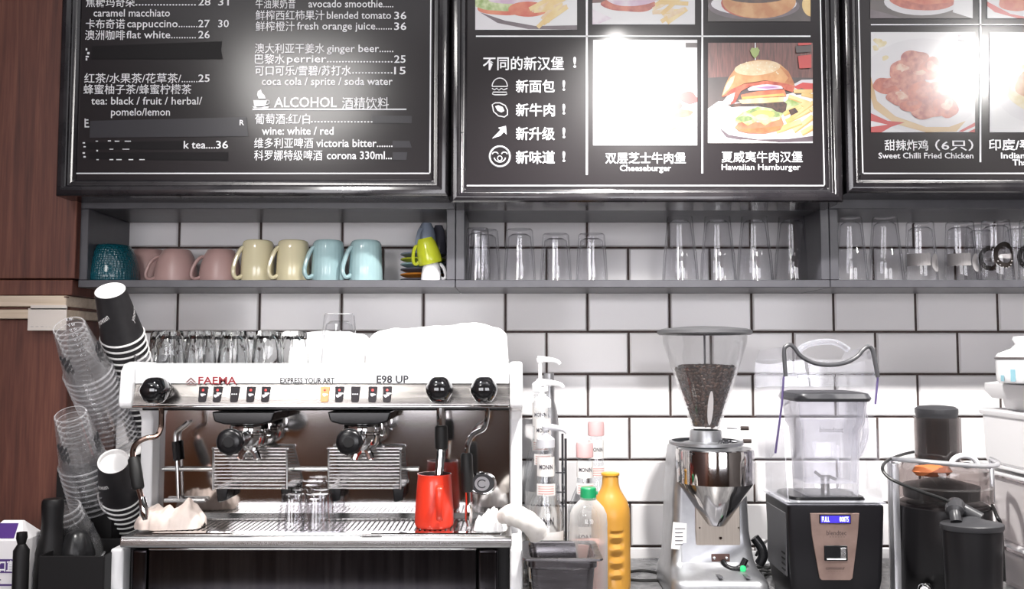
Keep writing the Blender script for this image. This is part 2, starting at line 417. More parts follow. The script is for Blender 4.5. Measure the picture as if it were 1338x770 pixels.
def clip(poly, u0, u1, v0, v1):
    def cut(pts, ins, inter):
        out = []
        for i, p in enumerate(pts):
            q = pts[i-1]
            if ins(p):
                if not ins(q): out.append(inter(q, p))
                out.append(p)
            elif ins(q): out.append(inter(q, p))
        return out
    def ix(c): return lambda a, b: (c, a[1]+(b[1]-a[1])*(c-a[0])/(b[0]-a[0]))
    def iy(c): return lambda a, b: (a[0]+(b[0]-a[0])*(c-a[1])/(b[1]-a[1]), c)
    for ins, it in ((lambda p: p[0] >= u0, ix(u0)), (lambda p: p[0] <= u1, ix(u1)), (lambda p: p[1] >= v0, iy(v0)), (lambda p: p[1] <= v1, iy(v1))):
        poly = cut(poly, ins, it)
        if len(poly) < 3: return []
    return poly
def photo(root, s, u0, u1, v0, v1, layers, label):
    mb = MB(); s0 = s+.0012
    # the print is a thin sheet
    a = P(u0, v1, s); b = P(u1, v0, s); k = 0
    def put(poly, m):
        nonlocal k
        poly = clip(poly, u0, u1, v0, v1)
        if poly: mb.flat(poly, s0+k*.00004, m); k += 1
    put([(u0, v0), (u1, v0), (u1, v1), (u0, v1)], layers[0][1])
    for poly, m in layers[1:]: put(poly, m)
    o = mb.build('photo_print', root, smooth=0, recalc=False); o['label'] = label
    return o
def menu_board(label, ul, ur, vb, s, fr, bord, name='menu_board'):
    """black board in a stepped black frame; ul/ur/vb outer pixel limits of the frame face"""
    xl, xr, zb = X(ul, s, 250), X(ur, s, 250), Z(vb, s); zt = 2.62
    r = thing(name, label, 'menu board', ((xl+xr)/2, -s+.02, zb))
    m = MB(); f = fr*M_PX(s); back = -.2165
    m.box((xl+f*.6, back-.002, zb+f*.6), (xr-f*.6, -s+.006, zt-f*.6), board_black); m.build('panel', r)
    # mitred moulding: profile (inset, y)
    prof = [(0, back-.001), (0, -s-.006), (.1, -s-.010), (.35, -s-.012), (.55, -s-.009), (.62, -s-.003), (.85, -s-.002), (1, -s+.003), (1, -s+.0075)]
    m = MB(); rings = []
    for t, y in prof:
        d = t*f; rings.append([m.bm.verts.new((x, y, z)) for x, z in ((xl+d, zb+d), (xr-d, zb+d), (xr-d, zt-d), (xl+d, zt-d))])
    i = m.idx(black_gloss)
    for A, B in zip(rings, rings[1:]):
        for j in range(4): q = m.bm.faces.new([A[j], A[(j+1) % 4], B[(j+1) % 4], B[j]]); q.material_index = i
    o = m.build('frame', r, smooth=25)
    bv = o.modifiers.new('bevel', 'BEVEL'); bv.width = .0015; bv.segments = 2; bv.limit_method = 'ANGLE'; bv.angle_limit = R(40)
    # white border rule
    bl, br, bb = bord; sp = s-.0055; lw = 1.6*M_PX(s)
    xa, xb_, z0 = X(bl, sp, 225), X(br, sp, 225), Z(bb, sp); z1 = zt-(z0-zb); y = -sp
    m = MB()
    for a in ((xa, z0, xa+lw, z1), (xb_-lw, z0, xb_, z1), (xa, z0, xb_, z0+lw), (xa, z1-lw, xb_, z1)):
        m.box((a[0], y-.0008, a[1]), (a[2], y, a[3]), white_print)
    m.build('border_line', r, smooth=0)
    return r, sp
tape = mat('board_tape', (.006, .005, .006), .4, spec=.12)
tape2 = mat('board_tape_grey', (.022, .021, .026), .4, coat=.3, coatr=.2, spec=.2)
# ---- board 1: drinks
b1, s1 = menu_board('black framed drinks menu board with coffee, tea and alcohol prices', 75, 586, 257, .300, 23, (98.5, 562.5, 227.5))
mb = MB(); SL = s1+.0012
for body, u0, u1, vb, em, off in (
    ('焦糖玛奇朵', 112, 176, 8, 14.5, .004), ('....................', 177, 256, 7, 14, .01), ('28', 259, 275, 7, 14.5, .008), ('31', 285, 299, 7, 14.5, .008),
    ('caramel macchiato', 122, 222, 21.5, 14.5, .006), ('卡布奇诺', 112, 163, 36.5, 14.5, .004), ('cappuccino........', 166, 258, 35.5, 14.5, .006), ('27', 259, 274, 35.5, 14.5, .008), ('30', 285, 299, 35.5, 14.5, .008),
    ('澳洲咖啡', 111, 163, 51, 14.5, .004), ('flat white..........', 165, 256, 50, 14.5, .006), ('26', 259, 274, 50, 14.5, .008),
    ('红茶/水果茶/花草茶/.......', 110, 258, 107.5, 14.5, .004), ('25', 259, 274, 107, 14.5, .008), ('蜂蜜柚子茶/蜂蜜柠檬茶', 109, 250, 122, 14.5, .004),
    ('tea: black / fruit / herbal/', 119, 264, 136.5, 14.5, .006), ('pomelo/lemon', 145, 222, 151, 14.5, .006),
    ('R', 313, 319, 163.5, 10, .02), ('k tea....', 240, 281, 194, 14.5, .01), ('36', 282, 298, 194, 14.5, .012),
    ('牛油果奶昔', 334, 386, 10, 14.5, .002), ('avocado smoothie.....', 403, 514, 9.5, 14.5, .006), ('鲜榨西红柿果汁', 334, 424, 25, 14.5, .002), ('blended tomato', 427, 511, 24.5, 14.5, .006), ('36', 515, 531, 25, 14.5, .008),
    ('鲜榨橙汁', 334, 385, 39.5, 14.5, .002), ('fresh orange juice.......', 388, 512, 38.5, 14.5, .006), ('36', 515, 531, 39, 14.5, .008),
    ('澳大利亚干姜水', 333, 424, 68.5, 14.5, .004), ('ginger beer......', 427, 514, 68, 14.5, .006), ('巴黎水', 333, 372, 82.5, 14.5, .008), ('perrier......................', 375, 513, 81.5, 14.5, .008), ('25', 515, 530, 82, 14.5, .008),
    ('可口可乐/雪碧/苏打水', 333, 459, 97.5, 14.5, .012), ('.............', 460, 513, 96, 14.5, .01), ('15', 515, 530, 97, 14.5, .008), ('coca cola / sprite / soda water', 342, 513, 111, 14.5, .01),
    ('ALCOHOL', 358, 440, 140, 19, .015), ('酒精饮料', 447, 508, 141, 17, .004),
    ('葡萄酒:红/白', 333, 405, 161, 15, .004), ('...................', 406, 487, 160, 14, .012), ('wine: white / red', 342, 436, 176, 15, .014),
    ('维多利亚啤酒', 332, 409, 192.5, 15, .004), ('victoria bitter.......', 413, 513, 192, 15, .014), ('科罗娜特级啤酒', 332, 421, 208.5, 15, .004), ('corona 330ml...', 427, 512, 208, 15, .014)):
    write(mb, body, u0, u1, vb, em, SL, white_print, off)
o = mb.build('lettering', b1, smooth=0, recalc=False); o['label'] = 'white drink names and prices in two columns'; mb = MB()
for poly in ([(330, 142), (531, 142), (531, 143.8), (330, 143.8)], [(331, 131), (349, 131), (347, 138), (343, 140.5), (336, 140.5), (332, 138)], [(330, 139), (352, 139), (350, 141.5), (332, 141.5)],
             [(338, 129), (336, 124), (337, 119), (341, 117), (342, 121), (346, 125), (347, 129)]): mb.flat(poly, SL, white_print)
mb.tube([P(u, v, SL) for u, v in ((348, 131), (352, 132), (352, 136), (347, 137))], .0011, white_print, 6)
o = mb.build('cup_icon', b1, smooth=0, recalc=False); o['label'] = 'white steaming cup icon with underline'; mb = MB()
for u, v, w_, h in ((112, 63, 2, 3), (114, 68, 3, 3), (112, 73, 4, 2), (112, 76, 2, 3), (110.5, 155, 1.6, 11), (110.5, 156, 5, 1.5), (110.5, 160, 5, 1.5), (110.5, 165, 6, 1.6), (108, 186, 3, 1.6), (109, 191, 3, 1.6), (108, 199, 3, 2), (109, 204, 3, 2), (125, 184, 3, 1), (141, 183.5, 4, 1.3), (150, 184, 6, 1.2), (163, 184, 8, 1.2), (126, 196, 2, 2), (143, 194.5, 5, 1), (160, 194.5, 9, 1), (126, 208, 3, 1.3), (143, 208, 5, 1.3), (152, 208, 7, 1.3), (168, 208, 6, 1.3), (182, 208, 7, 1.3)):
    mb.flat([(u, v), (u+w_, v), (u+w_, v+h), (u, v+h)], SL, white_print)
o = mb.build('lettering_remnant', b1, smooth=0, recalc=False)
for poly, m_ in (([(120, 60), (290, 54), (288, 64), (291, 77), (119, 77)], tape), ([(118, 158), (322, 153), (324, 178), (117, 180)], tape2), ([(112, 186), (238, 184), (238, 195), (112, 195)], tape),
                 ([(117, 199), (298, 199), (298, 209.5), (116, 207.5)], tape), ([(485, 151), (538, 151.5), (538, 161), (485, 161)], tape2), ([(513, 184), (535, 184), (538, 193), (513, 193)], tape2), ([(513, 199), (532, 199), (531, 209), (513, 209)], tape2)):
    m = MB(); t = bmesh.new(); A = [P(u, v, s1+.0004) for u, v in poly]; m.face(A, m_); B = [P(u, v, s1+.0010) for u, v in poly]; m.face(B, m_)
    for k in range(len(A)): m.face([A[k], A[(k+1) % len(A)], B[(k+1) % len(A)], B[k]], m_)
    t.free(); m.build('cover_tape', b1, smooth=0)

# ---- board 2: burgers
b2, s2 = menu_board('black framed burger menu board in the middle with burger photos', 590, 1100, 265, .325, 20, (607.5, 1077.5, 243.5))
SL = s2+.0012; mb = MB()
for body, u0, u1, vb, em, off in (
    ('不同的新汉堡', 631, 737, 90, 19.5, .014), ('!', 749, 753, 88, 20, .02), ('新面包', 674, 725, 119.5, 18.5, .014), ('!', 735, 738.5, 118, 19, .02), ('新牛肉', 674, 725, 150.5, 18.5, .014), ('!', 735, 738.5, 149, 19, .02),
    ('新升级', 674, 725, 181.5, 18.5, .014), ('!', 735, 738.5, 180, 19, .02), ('新味道', 674, 725, 212.5, 18.5, .014), ('!', 735, 738.5, 211, 19, .02),
    ('双层芝士牛肉堡', 791, 896, 212.5, 16, .012), ('Cheeseburger', 810, 877, 223.5, 11.5, .012), ('夏威夷牛肉汉堡', 943, 1049, 211, 16, .008), ('Hawaiian Hamburger', 943, 1046, 222, 11, .006)):
    write(mb, body, u0, u1, vb, em, SL, white_print, off)
o = mb.build('lettering', b2, smooth=0, recalc=False); o['label'] = 'white burger slogans and captions'
for a in ((622, 46.5, 1059, 48.2), (765.5, -60, 768, 228.5), (916.5, -60, 918.8, 226.5)):
    mb = MB(); mb.flat([(a[0], a[1]), (a[2], a[1]), (a[2], a[3]), (a[0], a[3])], SL, white_print); mb.build('dividing_line', b2, smooth=0, recalc=False)
mb = MB()
def ic(l):
    global mb
    o = mb.build('icon', b2, smooth=0, recalc=False); o['label'] = l; mb = MB()
def line(pts, w_, closed=False):
    mb.tube([P(u, v, SL) for u, v in pts], w_/2*M_PX(SL), white_print, 4, closed, not closed, flat=1)
line(ell(653, 113, 10, 11, 12, 180, 360), 1.4); line([(643, 113), (663, 113)], 1.4)
line([(643, 115.5), (646, 117.5), (649, 115.5), (652, 118), (655, 115.5), (658, 117.5), (663, 115.5)], 1.4)
line([(644, 120.5), (662, 120.5), (662.5, 123), (660, 124), (646, 124), (643.5, 123)], 1.4, True)
ic('small burger icon')
line([(643, 137), (647, 134.5), (653, 134.5), (660, 138), (663, 144), (663, 150), (659, 153), (651, 151.5), (645, 146)], 1.6, True)
mb.flat([(647, 139), (651, 137.5), (657, 140), (659, 145), (655, 147), (650, 144.5)], SL, white_print)
ic('small steak icon')
mb.flat([(643, 181), (650, 174), (654, 169.5), (651, 167), (661, 164.5), (662, 176), (658.5, 172.5), (654, 177.5)], SL, white_print)
ic('small rising arrow icon')
line(ell(653, 204.5, 13.2, 13.2, 28), 2.4, True); line(ell(647, 201.5, 3.6, 2.6, 8, 180, 360), 1.5); line(ell(659, 201.5, 3.6, 2.6, 8, 180, 360), 1.5)
line(ell(653, 205, 7.5, 7, 10, 10, 170), 1.5); line(ell(653, 207, 3, 3.2, 10), 1.3, True)
ic('small smiling face icon')
BUN = pc('bun', (.62, .27, .09), (.80, .46, .20), 40); BUNL = pc('bun_light', (.85, .62, .38), (.93, .78, .55), 60); LET = pc('lettuce', (.35, .5, .14), (.75, .82, .5), 70); PAT = pc('patty', (.05, .022, .014), (.14, .06, .035), 80)
CHE = pc('cheese', (.85, .45, .08), (.9, .6, .2), 20); ONI = pc('onion', (.7, .5, .66), (.92, .86, .92), 30); TOM = pc('tomato', (.7, .12, .05), (.85, .3, .15), 40); FRY = pc('fries', (.85, .58, .2), (.95, .78, .42), 25); PLATE = pc('plate', (.78, .76, .8), (.88, .87, .9), 5)
BACK = pc('photo_back', (.13, .035, .03), (.25, .085, .07), 9); PBG = pc('photo_white', (.86, .86, .88), (.9, .9, .92), 5); SHD = pc('plate_shadow', (.10, .06, .08), (.2, .15, .18), 20); REDT = pc('red_napkin', (.65, .04, .04), (.75, .08, .07), 10); SAU = pc('sauce', (.45, .04, .02), (.78, .22, .12), 55); DIP = pc('table_dark', (.05, .03, .03), (.12, .08, .08), 12)
LEAF = pc('pick_leaf', (.42, .52, .16), None)
def fries(cx, cy, n, seed, ang, L=22):
    rr = random.Random(seed); out = []
    for k in range(n):
        x = cx+rr.uniform(-12, 14); y = cy+rr.uniform(-14, 12); a = R(ang+rr.uniform(-28, 28)); c, s_ = math.cos(a), math.sin(a); l, t = L*rr.uniform(.6, 1.1)/2, 2.7
        out.append(([(x-l*c-t*s_, y-l*s_+t*c), (x+l*c-t*s_, y+l*s_+t*c), (x+l*c+t*s_, y+l*s_-t*c), (x-l*c+t*s_, y-l*s_-t*c)], FRY if k % 3 else BUNL))
    return out
# cheeseburger, mid
photo(b2, s2, 775, 911, 52, 190, [(0, PBG), (ell(842, 168, 66, 16), PLATE), (ell(845, 160, 46, 16), BUN), (ell(842, 138, 50, 14), PAT), ([(800, 126), (886, 126), (870, 142), (846, 132), (820, 143)], CHE), (ell(842, 122, 47, 9), TOM), (ell(842, 112, 46, 30, 24, 180, 360), BUNL), (blob(900, 128, 12, 8, .2, 2), REDT), (blob(890, 148, 14, 6, .2, 3), TOM), ([(896, 56), (911, 56), (911, 62), (896, 62)], DIP)], 'faded cheeseburger photo on white')
# hawaiian burger, right
Q = lambda *p: [(888+x/2.951, y/2.951) for x, y in p]
PLNK = noisy('print_planks', (.05, .014, .012), (.11, .034, .028), 30, .45, (14, 14, 1), detail=5, coat=.6); PLNK.node_tree.nodes['Principled BSDF'].inputs['Coat Roughness'].default_value = .16
SES = pc('sesame', (.92, .80, .55), (.95, .88, .7), 50); CHAR = pc('toasted', (.50, .16, .05), (.68, .30, .10), 60); PATD = pc('charred_patty', (.035, .016, .012), (.16, .07, .045), 120); GRD = pc('dark_lettuce', (.14, .24, .07), (.4, .5, .2), 90); PINE = pc('pineapple', (.9, .62, .25), (.95, .78, .5), 40); CRE = pc('cream_sauce', (.9, .82, .78), (.94, .9, .88), 20); DFRY = pc('fry_edge', (.72, .42, .12), (.85, .6, .25), 30)
rs = random.Random(11)
fr_ = []
for (x0, y0, x1, y1, w) in ((470, 362, 515, 372, 17), (420, 372, 500, 400, 18), (440, 352, 512, 352, 15), (470, 400, 515, 425, 20), (400, 440, 470, 410, 20), (410, 470, 500, 425, 20), (440, 505, 515, 450, 22), (372, 505, 470, 470, 24), (470, 515, 516, 490, 22), (430, 455, 516, 395, 17)):
    import math as _m
    L_ = _m.hypot(x1-x0, y1-y0); nx, ny = -(y1-y0)/L_*w/2, (x1-x0)/L_*w/2
    fr_.append((Q((x0+nx, y0+ny), (x1+nx, y1+ny), (x1-nx, y1-ny), (x0-nx, y0-ny)), FRY)); fr_.append((Q((x0+nx, y0+ny), (x1+nx, y1+ny), (x1+nx*.45, y1+ny*.45), (x0+nx*.45, y0+ny*.45)), DFRY))
photo(b2, s2, 925, 1062, 56, 187, [(0, PLNK), (Q((108, 300), (190, 296), (520, 300), (520, 560), (108, 560)), DIP), (Q((108, 420), (150, 390), (300, 400), (520, 330), (520, 560), (108, 560)), PBG),
      (Q((430, 330), (470, 308), (520, 306), (520, 352), (470, 360), (430, 350)), PLATE), (Q((440, 335), (475, 318), (520, 322), (520, 356), (480, 360)), REDT), (Q((432, 352), (470, 340), (510, 352), (505, 362), (450, 366)), DIP),
      (Q((108, 430), (150, 400), (200, 395), (200, 470), (160, 520), (108, 552)), PLATE), (Q((150, 490), (190, 520), (300, 538), (420, 536), (516, 524), (516, 545), (300, 552), (180, 530)), SHD), (Q((108, 552), (250, 538), (380, 548), (300, 560), (108, 560)), CRE),
      (Q((398, 400), (420, 380), (455, 384), (470, 400), (460, 430), (420, 440)), LET)] + fr_ +
     [(Q((212, 492), (230, 470), (260, 462), (330, 478), (372, 452), (392, 450), (402, 478), (388, 502), (330, 516), (260, 514), (228, 506)), TOM), (Q((230, 498), (300, 494), (390, 486), (380, 503), (320, 512), (250, 508)), CHAR),
      (Q((150, 430), (190, 405), (260, 415), (230, 450), (170, 470)), CRE), (Q((214, 478), (216, 455), (244, 432), (300, 412), (352, 418), (408, 424), (396, 444), (384, 462), (352, 470), (330, 484), (300, 466), (262, 484), (240, 470)), LET),
      (blob(888+250/2.951, 458/2.951, 9, 4, .3, 51), GRD), (blob(888+362/2.951, 440/2.951, 8, 4, .3, 52), GRD), (blob(888+285/2.951, 430/2.951, 5, 3, .3, 53), GRD), (ell(888+322/2.951, 440/2.951, 15, 5), CHE), (ell(888+318/2.951, 452/2.951, 9, 4), PINE),
      (Q((186, 404), (240, 396), (320, 398), (400, 390), (414, 400), (410, 426), (396, 436), (372, 430), (352, 416), (300, 408), (240, 410), (200, 414)), PATD), (Q((420, 425), (445, 415), (458, 432), (430, 446)), PAT),
      (Q((226, 386), (300, 378), (402, 374), (400, 392), (320, 398), (240, 400)), PINE), (Q((236, 366), (300, 352), (404, 344), (412, 372), (330, 376), (240, 384)), TOM), (Q((240, 374), (400, 360), (408, 370), (330, 374), (242, 382)), CHE),
      (Q((262, 342), (290, 328), (350, 324), (396, 332), (398, 342), (330, 348), (266, 350)), ONI), (Q((280, 340), (340, 332), (385, 336), (340, 342)), pc('onion_ring', (.45, .2, .45), (.6, .35, .6), 30)),
      (Q((164, 376), (196, 344), (250, 324), (330, 312), (400, 316), (446, 332), (436, 356), (408, 348), (390, 330), (330, 324), (270, 334), (236, 352), (214, 396), (196, 404), (206, 372), (190, 366)), SAU), (Q((160, 400), (184, 370), (214, 356), (206, 388), (176, 412)), CRE),
      (Q((162, 374), (172, 338), (190, 298), (216, 262), (256, 240), (300, 230), (344, 232), (388, 248), (420, 276), (436, 308), (444, 330), (400, 320), (330, 310), (250, 322), (200, 344)), BUN), (Q((380, 250), (420, 276), (438, 312), (444, 330), (404, 320), (420, 300)), CHAR), (Q((166, 366), (178, 330), (196, 300), (214, 290), (206, 318), (190, 344)), BUNL), (ell(888+300/2.951, 262/2.951, 30, 9.5, rot=-5), BUNL)]
     + [(ell(888+rs.uniform(235, 380)/2.951, rs.uniform(240, 285)/2.951, 1.0, .7), SES) for _ in range(26)] +
     [(Q((289.5, 165), (294, 165), (294, 232), (289.5, 232)), PBG), (Q((272, 196), (278, 184), (290, 186), (300, 182), (309, 194), (304, 210), (291, 226), (278, 212)), LEAF), (Q((456, 216), (508, 210), (508, 262), (462, 264)), REDT), (Q((446, 178), (508, 174), (508, 200), (450, 204)), DIP), (Q((456, 163), (508, 163), (508, 172), (458, 176)), REDT)], 'hamburger photo with pick, plate and fries')
photo(b2, s2, 621, 754, -90, 39, [(0, BACK), ([(621, 6), (754, -4), (754, 39), (621, 39)], PBG), ([(621, 10), (650, 26), (690, 36), (621, 39)], PLATE), ([(627, 16), (660, 27), (700, 34), (754, 33), (754, 39), (690, 38), (650, 30)], SHD), (blob(660, 10, 36, 10, .1, 12), TOM), (blob(650, 2, 30, 14, .25, 13), LET), (ell(668, 0, 30, 5), ONI), (ell(690, 12, 26, 10), TOM), (ell(690, -30, 48, 30), BUN)] + fries(722, 14, 14, 9, -28, 40), 'burger photo with lettuce and fries, upper left')
photo(b2, s2, 774, 908, -90, 32, [(0, BACK), ([(774, 4), (908, -2), (908, 32), (774, 32)], PBG), ([(774, 12), (800, 24), (780, 32), (774, 32)], ONI), (blob(822, 6, 34, 10, .15, 21), SAU), (blob(822, -4, 34, 12, .15, 22), ONI), (ell(830, -30, 46, 30), BUN)] + fries(876, 10, 12, 19, -20, 36), 'burger photo with red onion, upper middle')
photo(b2, s2, 925, 1059, -90, 28, [(0, DIP), (ell(985, 8, 60, 18), SHD), (ell(985, 5, 56, 15), PLATE), (ell(988, 4, 46, 20), SAU), (ell(992, 2, 48, 22), BUN), (ell(988, -6, 42, 10), PAT), (ell(990, -30, 46, 24), BUNL), (ell(1062, 6, 14, 16), FRY)], 'burger photo on dark table, upper right')
m = MB(); write(m, '新!', 1046, 1059, 84, 9.5, s2+.0034, white_print, .02); m.build('lettering', b2, smooth=0, recalc=False)

# ---- board 3: snacks
b3, s3 = menu_board('black framed snack menu board on the right with fried chicken photo', 1105, 1617, 253, .300, 21, (1126.5, 1597, 227.5))
SL = s3+.0012; mb = MB()
for body, u0, u1, vb, em, off in (('甜辣炸鸡', 1156, 1213, 195.5, 15.5, .008), ('（6只）', 1222, 1272, 195.5, 15.5, .01), ('Sweet Chilli Fried Chicken', 1148, 1272, 207, 10.8, .012),
    ('印度/泰式鸡肉', 1292, 1402, 195, 16, .02), ('Indian /', 1308, 1348, 207, 11, .02), ('Thai Chicken', 1323, 1390, 216, 11, .02)):
    write(mb, body, u0, u1, vb, em, SL, white_print, off)
o = mb.build('lettering', b3, smooth=0, recalc=False); o['label'] = 'white snack captions'
for a in ((1138, 31.5, 1580, 33), (1279.8, -60, 1282.2, 212), (1422, -60, 1424.4, 212)):
    mb = MB(); mb.flat([(a[0], a[1]), (a[2], a[1]), (a[2], a[3]), (a[0], a[3])], SL, white_print); mb.build('dividing_line', b3, smooth=0, recalc=False)
CHI = pc('chilli_chicken', (.42, .035, .025), (.80, .32, .22), 75); CHI2 = pc('chilli_glaze', (.72, .25, .17), (.9, .65, .5), 90); GLD = pc('plate_rim', (.72, .48, .22), (.85, .65, .4), 6); CRM = pc('popcorn', (.8, .65, .3), (.92, .84, .6), 50)
rr = random.Random(4); bits = [(blob(1146+rr.uniform(-3, 12), 56+rr.uniform(-6, 26), 4, 3.4, .3, 60+k), CRM) for k in range(7)]
pcs = []
for k, (u, v, a, b) in enumerate(((1160, 112, 18, 12), (1178, 92, 16, 14), (1196, 78, 18, 13), (1216, 90, 14, 15), (1190, 106, 22, 14), (1176, 128, 16, 11), (1206, 122, 22, 14), (1228, 120, 18, 14), (1214, 142, 24, 14), (1236, 140, 16, 14), (1240, 112, 12, 8), (1200, 98, 14, 8), (1190, 138, 14, 8))):
    pcs.append((blob(u, v, a, b, .18, 80+k), CHI if k % 3 else SAU)); pcs.append((blob(u+2, v-3, a*.5, b*.45, .4, 120+k), CHI2 if k % 2 else CHI))
photo(b3, s3, 1138, 1274, 42, 173, [(0, PBG), (ell(1205, 112, 82, 62), PLATE)] + bits + [([(1138, 100), (1146, 132), (1170, 152), (1210, 166), (1240, 166), (1262, 158), (1250, 172), (1210, 173), (1170, 162), (1142, 142), (1138, 128)], GLD),
      ([(1138, 148), (1160, 158), (1182, 160), (1164, 166), (1152, 173), (1138, 173)], REDT), ([(1138, 158), (1160, 163), (1138, 166)], PBG), ([(1252, 172), (1274, 160), (1274, 173)], REDT), ([(1258, 172), (1274, 165), (1274, 168), (1264, 173)], PBG)] + pcs + [([(1252, 45), (1274, 44), (1274, 53), (1252, 53)], SHD)], 'sweet chilli fried chicken photo on a white plate')
photo(b3, s3, 1293, 1428, 42, 173, [(0, PBG), (ell(1360, 112, 62, 50), PLATE), (blob(1360, 112, 44, 34, .15, 41), CRM), (blob(1352, 108, 26, 20, .2, 42), BUN)], 'washed out dish photo, right edge')
photo(b3, s3, 1137, 1271, -90, 24, [(0, DIP), (ell(1205, 2, 50, 18), PLATE), (blob(1205, 0, 42, 14, .15, 31), SAU), (blob(1212, -4, 36, 10, .2, 32), TOM), ([(1247, -6), (1271, -6), (1271, 24), (1245, 16)], PBG), ([(1137, 12), (1160, 18), (1180, 24), (1137, 24)], SHD)], 'dark food photo, upper left of the snack board')
photo(b3, s3, 1290, 1428, -90, 24, [(0, PBG), (ell(1350, 2, 60, 18), PLATE), ([(1290, 2), (1320, 18), (1350, 24), (1330, 24), (1300, 16), (1290, 8)], REDT), (blob(1330, 2, 26, 12, .2, 33), TOM)], 'pale food photo, upper right of the snack board')
# ================================================================== ON THE SHELVES
def glass_mb(h, rr, rb, kink=None, facets=0, t=.003, base=.012, step=0):
    """tumbler standing on its rim: rim radius rr at z=0, base radius rb at z=h"""
    zk = kink if kink else h*.5; rk = rb+(rr-rb)*(1-zk/h)
    prof = [(0, h-.002), (rb*.72, h-.0015), (rb*.92, h), (rb, h-.003), (rk+.0, zk+.004), (rk+step, zk-.004), (rr, .003), (rr-.0008, .0004), (rr-t+.0006, .0004), (rr-t, .003), (rk-t, zk), (rb-t-.001, h-base-.006), (rb*.6, h-base), (0, h-base)]
    fn = (lambda a, k, z: 1+(.035*abs(math.cos(facets*a/2)) if 2 < k < 5 else 0)) if facets else None
    m = MB(); m.lathe(prof, tumbler_glass, seg=facets*4 if facets else 40, fn=fn); return m
ZS = zb1                                      # shelf surface
def place_glass(proto, u, s, label, group, z=ZS, scale=None, rz=0):
    p = Vector((X(u, s, 330), -s, z+.0003)); o = dup(proto, p, (0, 0, rz), label, group, scale); return o
# ---- middle shelf, left: four faceted tumblers (plus one nested behind the first)
h1 = Z(300, .10)-ZS; k = M_PX(.10)
proto = solo('tumbler', glass_mb(h1, 21.5*k, 17*k, h1*.42, 9, step=.001), 'x', 'glass', (0, 0, 0))
G1 = 'short faceted tumblers on the middle shelf'
proto.location = (X(633, .09), -.09, ZS+.0003); proto['label'] = 'first clear short tumbler from the left end of the middle shelf'; proto['group'] = G1
for u, s, l in ((679, .10, 'second clear short tumbler from the left end of the middle shelf'), (726, .085, 'third clear short tumbler from the left end of the middle shelf'), (773, .085, 'clear short tumbler at the right end of the four short ones')):
    place_glass(proto, u, s, l, G1, rz=u*.1, scale=(1, 1, 1 if u < 700 else .93))
place_glass(proto, 624, .158, 'clear short tumbler nearest the left panel of the middle shelf, in front', G1, scale=(.8, .8, .96))
# ---- middle shelf, right: four tall glasses
h2 = Z(282, .10)-ZS
p2_ = solo('highball_glass', glass_mb(h2, 24*k, 16.5*k, h2*.46, 0, step=.002), 'x', 'glass')
G2 = 'tall glasses on the middle shelf'
p2_.location = (X(890, .10), -.10, ZS+.0003); p2_['label'] = 'leftmost of the four tall clear glasses on the middle shelf'; p2_['group'] = G2
for u, l in ((938, 'second from left of the four tall clear glasses on the middle shelf'), (986, 'third from left of the four tall clear glasses on the middle shelf'), (1035, 'tall clear glass beside the right panel of the middle shelf')):
    place_glass(p2_, u, .10, l, G2)
# ---- right shelf
G3 = 'tall glasses on the right shelf'
place_glass(p2_, 1112, .10, 'tall clear glass beside the left panel of the right shelf', G3, scale=(.88, .88, .97))
place_glass(p2_, 1157, .09, 'second tall clear unprinted glass on the right shelf', G3, scale=(.96, .96, .98))
h3 = Z(291, .12)-ZS
label_white = mat('frosted_label', (.29, .275, .275), .6, spec=.2); ring_ink = mat('black_ring_print', (.012, .009, .008), .5, spec=.1)
def printed(u, s, kind, l, g):
    r = thing('printed_glass', l, 'glass', (X(u, s, 330), -s, ZS+.0003), group=g)
    kk = M_PX(s); rr, rb = 21*kk, 17*kk
    glass_mb(h3, rr, rb, h3*.5, 0).build('tumbler', r, local=True)
    m = MB()
    def on(a, z): q = rb+(rr-rb)*(1-z/h3)+.0009; return Vector((q*math.sin(a), -q*math.cos(a), z))
    def patch(a0, a1, z0, z1, mm, n=10):
        for j in range(n):
            b0, b1 = a0+(a1-a0)*j/n, a0+(a1-a0)*(j+1)/n; m.face([on(b0, z0), on(b1, z0), on(b1, z1), on(b0, z1)], mm)
    if kind == 'label':
        patch(R(-80), R(10), h3*.27, h3*.47, label_white)
        c, n = R(38), 20
        m.face([on(c+.42*math.cos(2*PI*j/n), h3*.32+h3*.15*math.sin(2*PI*j/n)) for j in range(n)], label_white)
        nm = 'frosted_print'
    else:
        n = 28; c = R(kind); 
        for j in range(n):
            a0, a1 = 2*PI*j/n, 2*PI*(j+1)/n
            for (r0, r1) in ((.62, 1.0),):
                f = lambda a, q: on(c+.72*q*math.cos(a), h3*.42+h3*.21*q*math.sin(a))
                m.face([f(a0, r0), f(a0, r1), f(a1, r1), f(a1, r0)], ring_ink)
        m.face([on(c+q, z) for q, z in ((-.5, h3*.375), (.5, h3*.36), (.52, h3*.44), (-.3, h3*.43))], label_white)
        for j in range(7):
            a = R(205+j*22); q = on(c+.5*math.cos(a), h3*.40+h3*.19*math.sin(a)); q2 = q*1.004; q2.z = q.z
            m.box(q2-Vector((.0012, .0004, .0012)), q2+Vector((.0012, .0004, .0012)), label_white)
        nm = 'ring_print'
    m.build(nm, r, local=True)
    return r
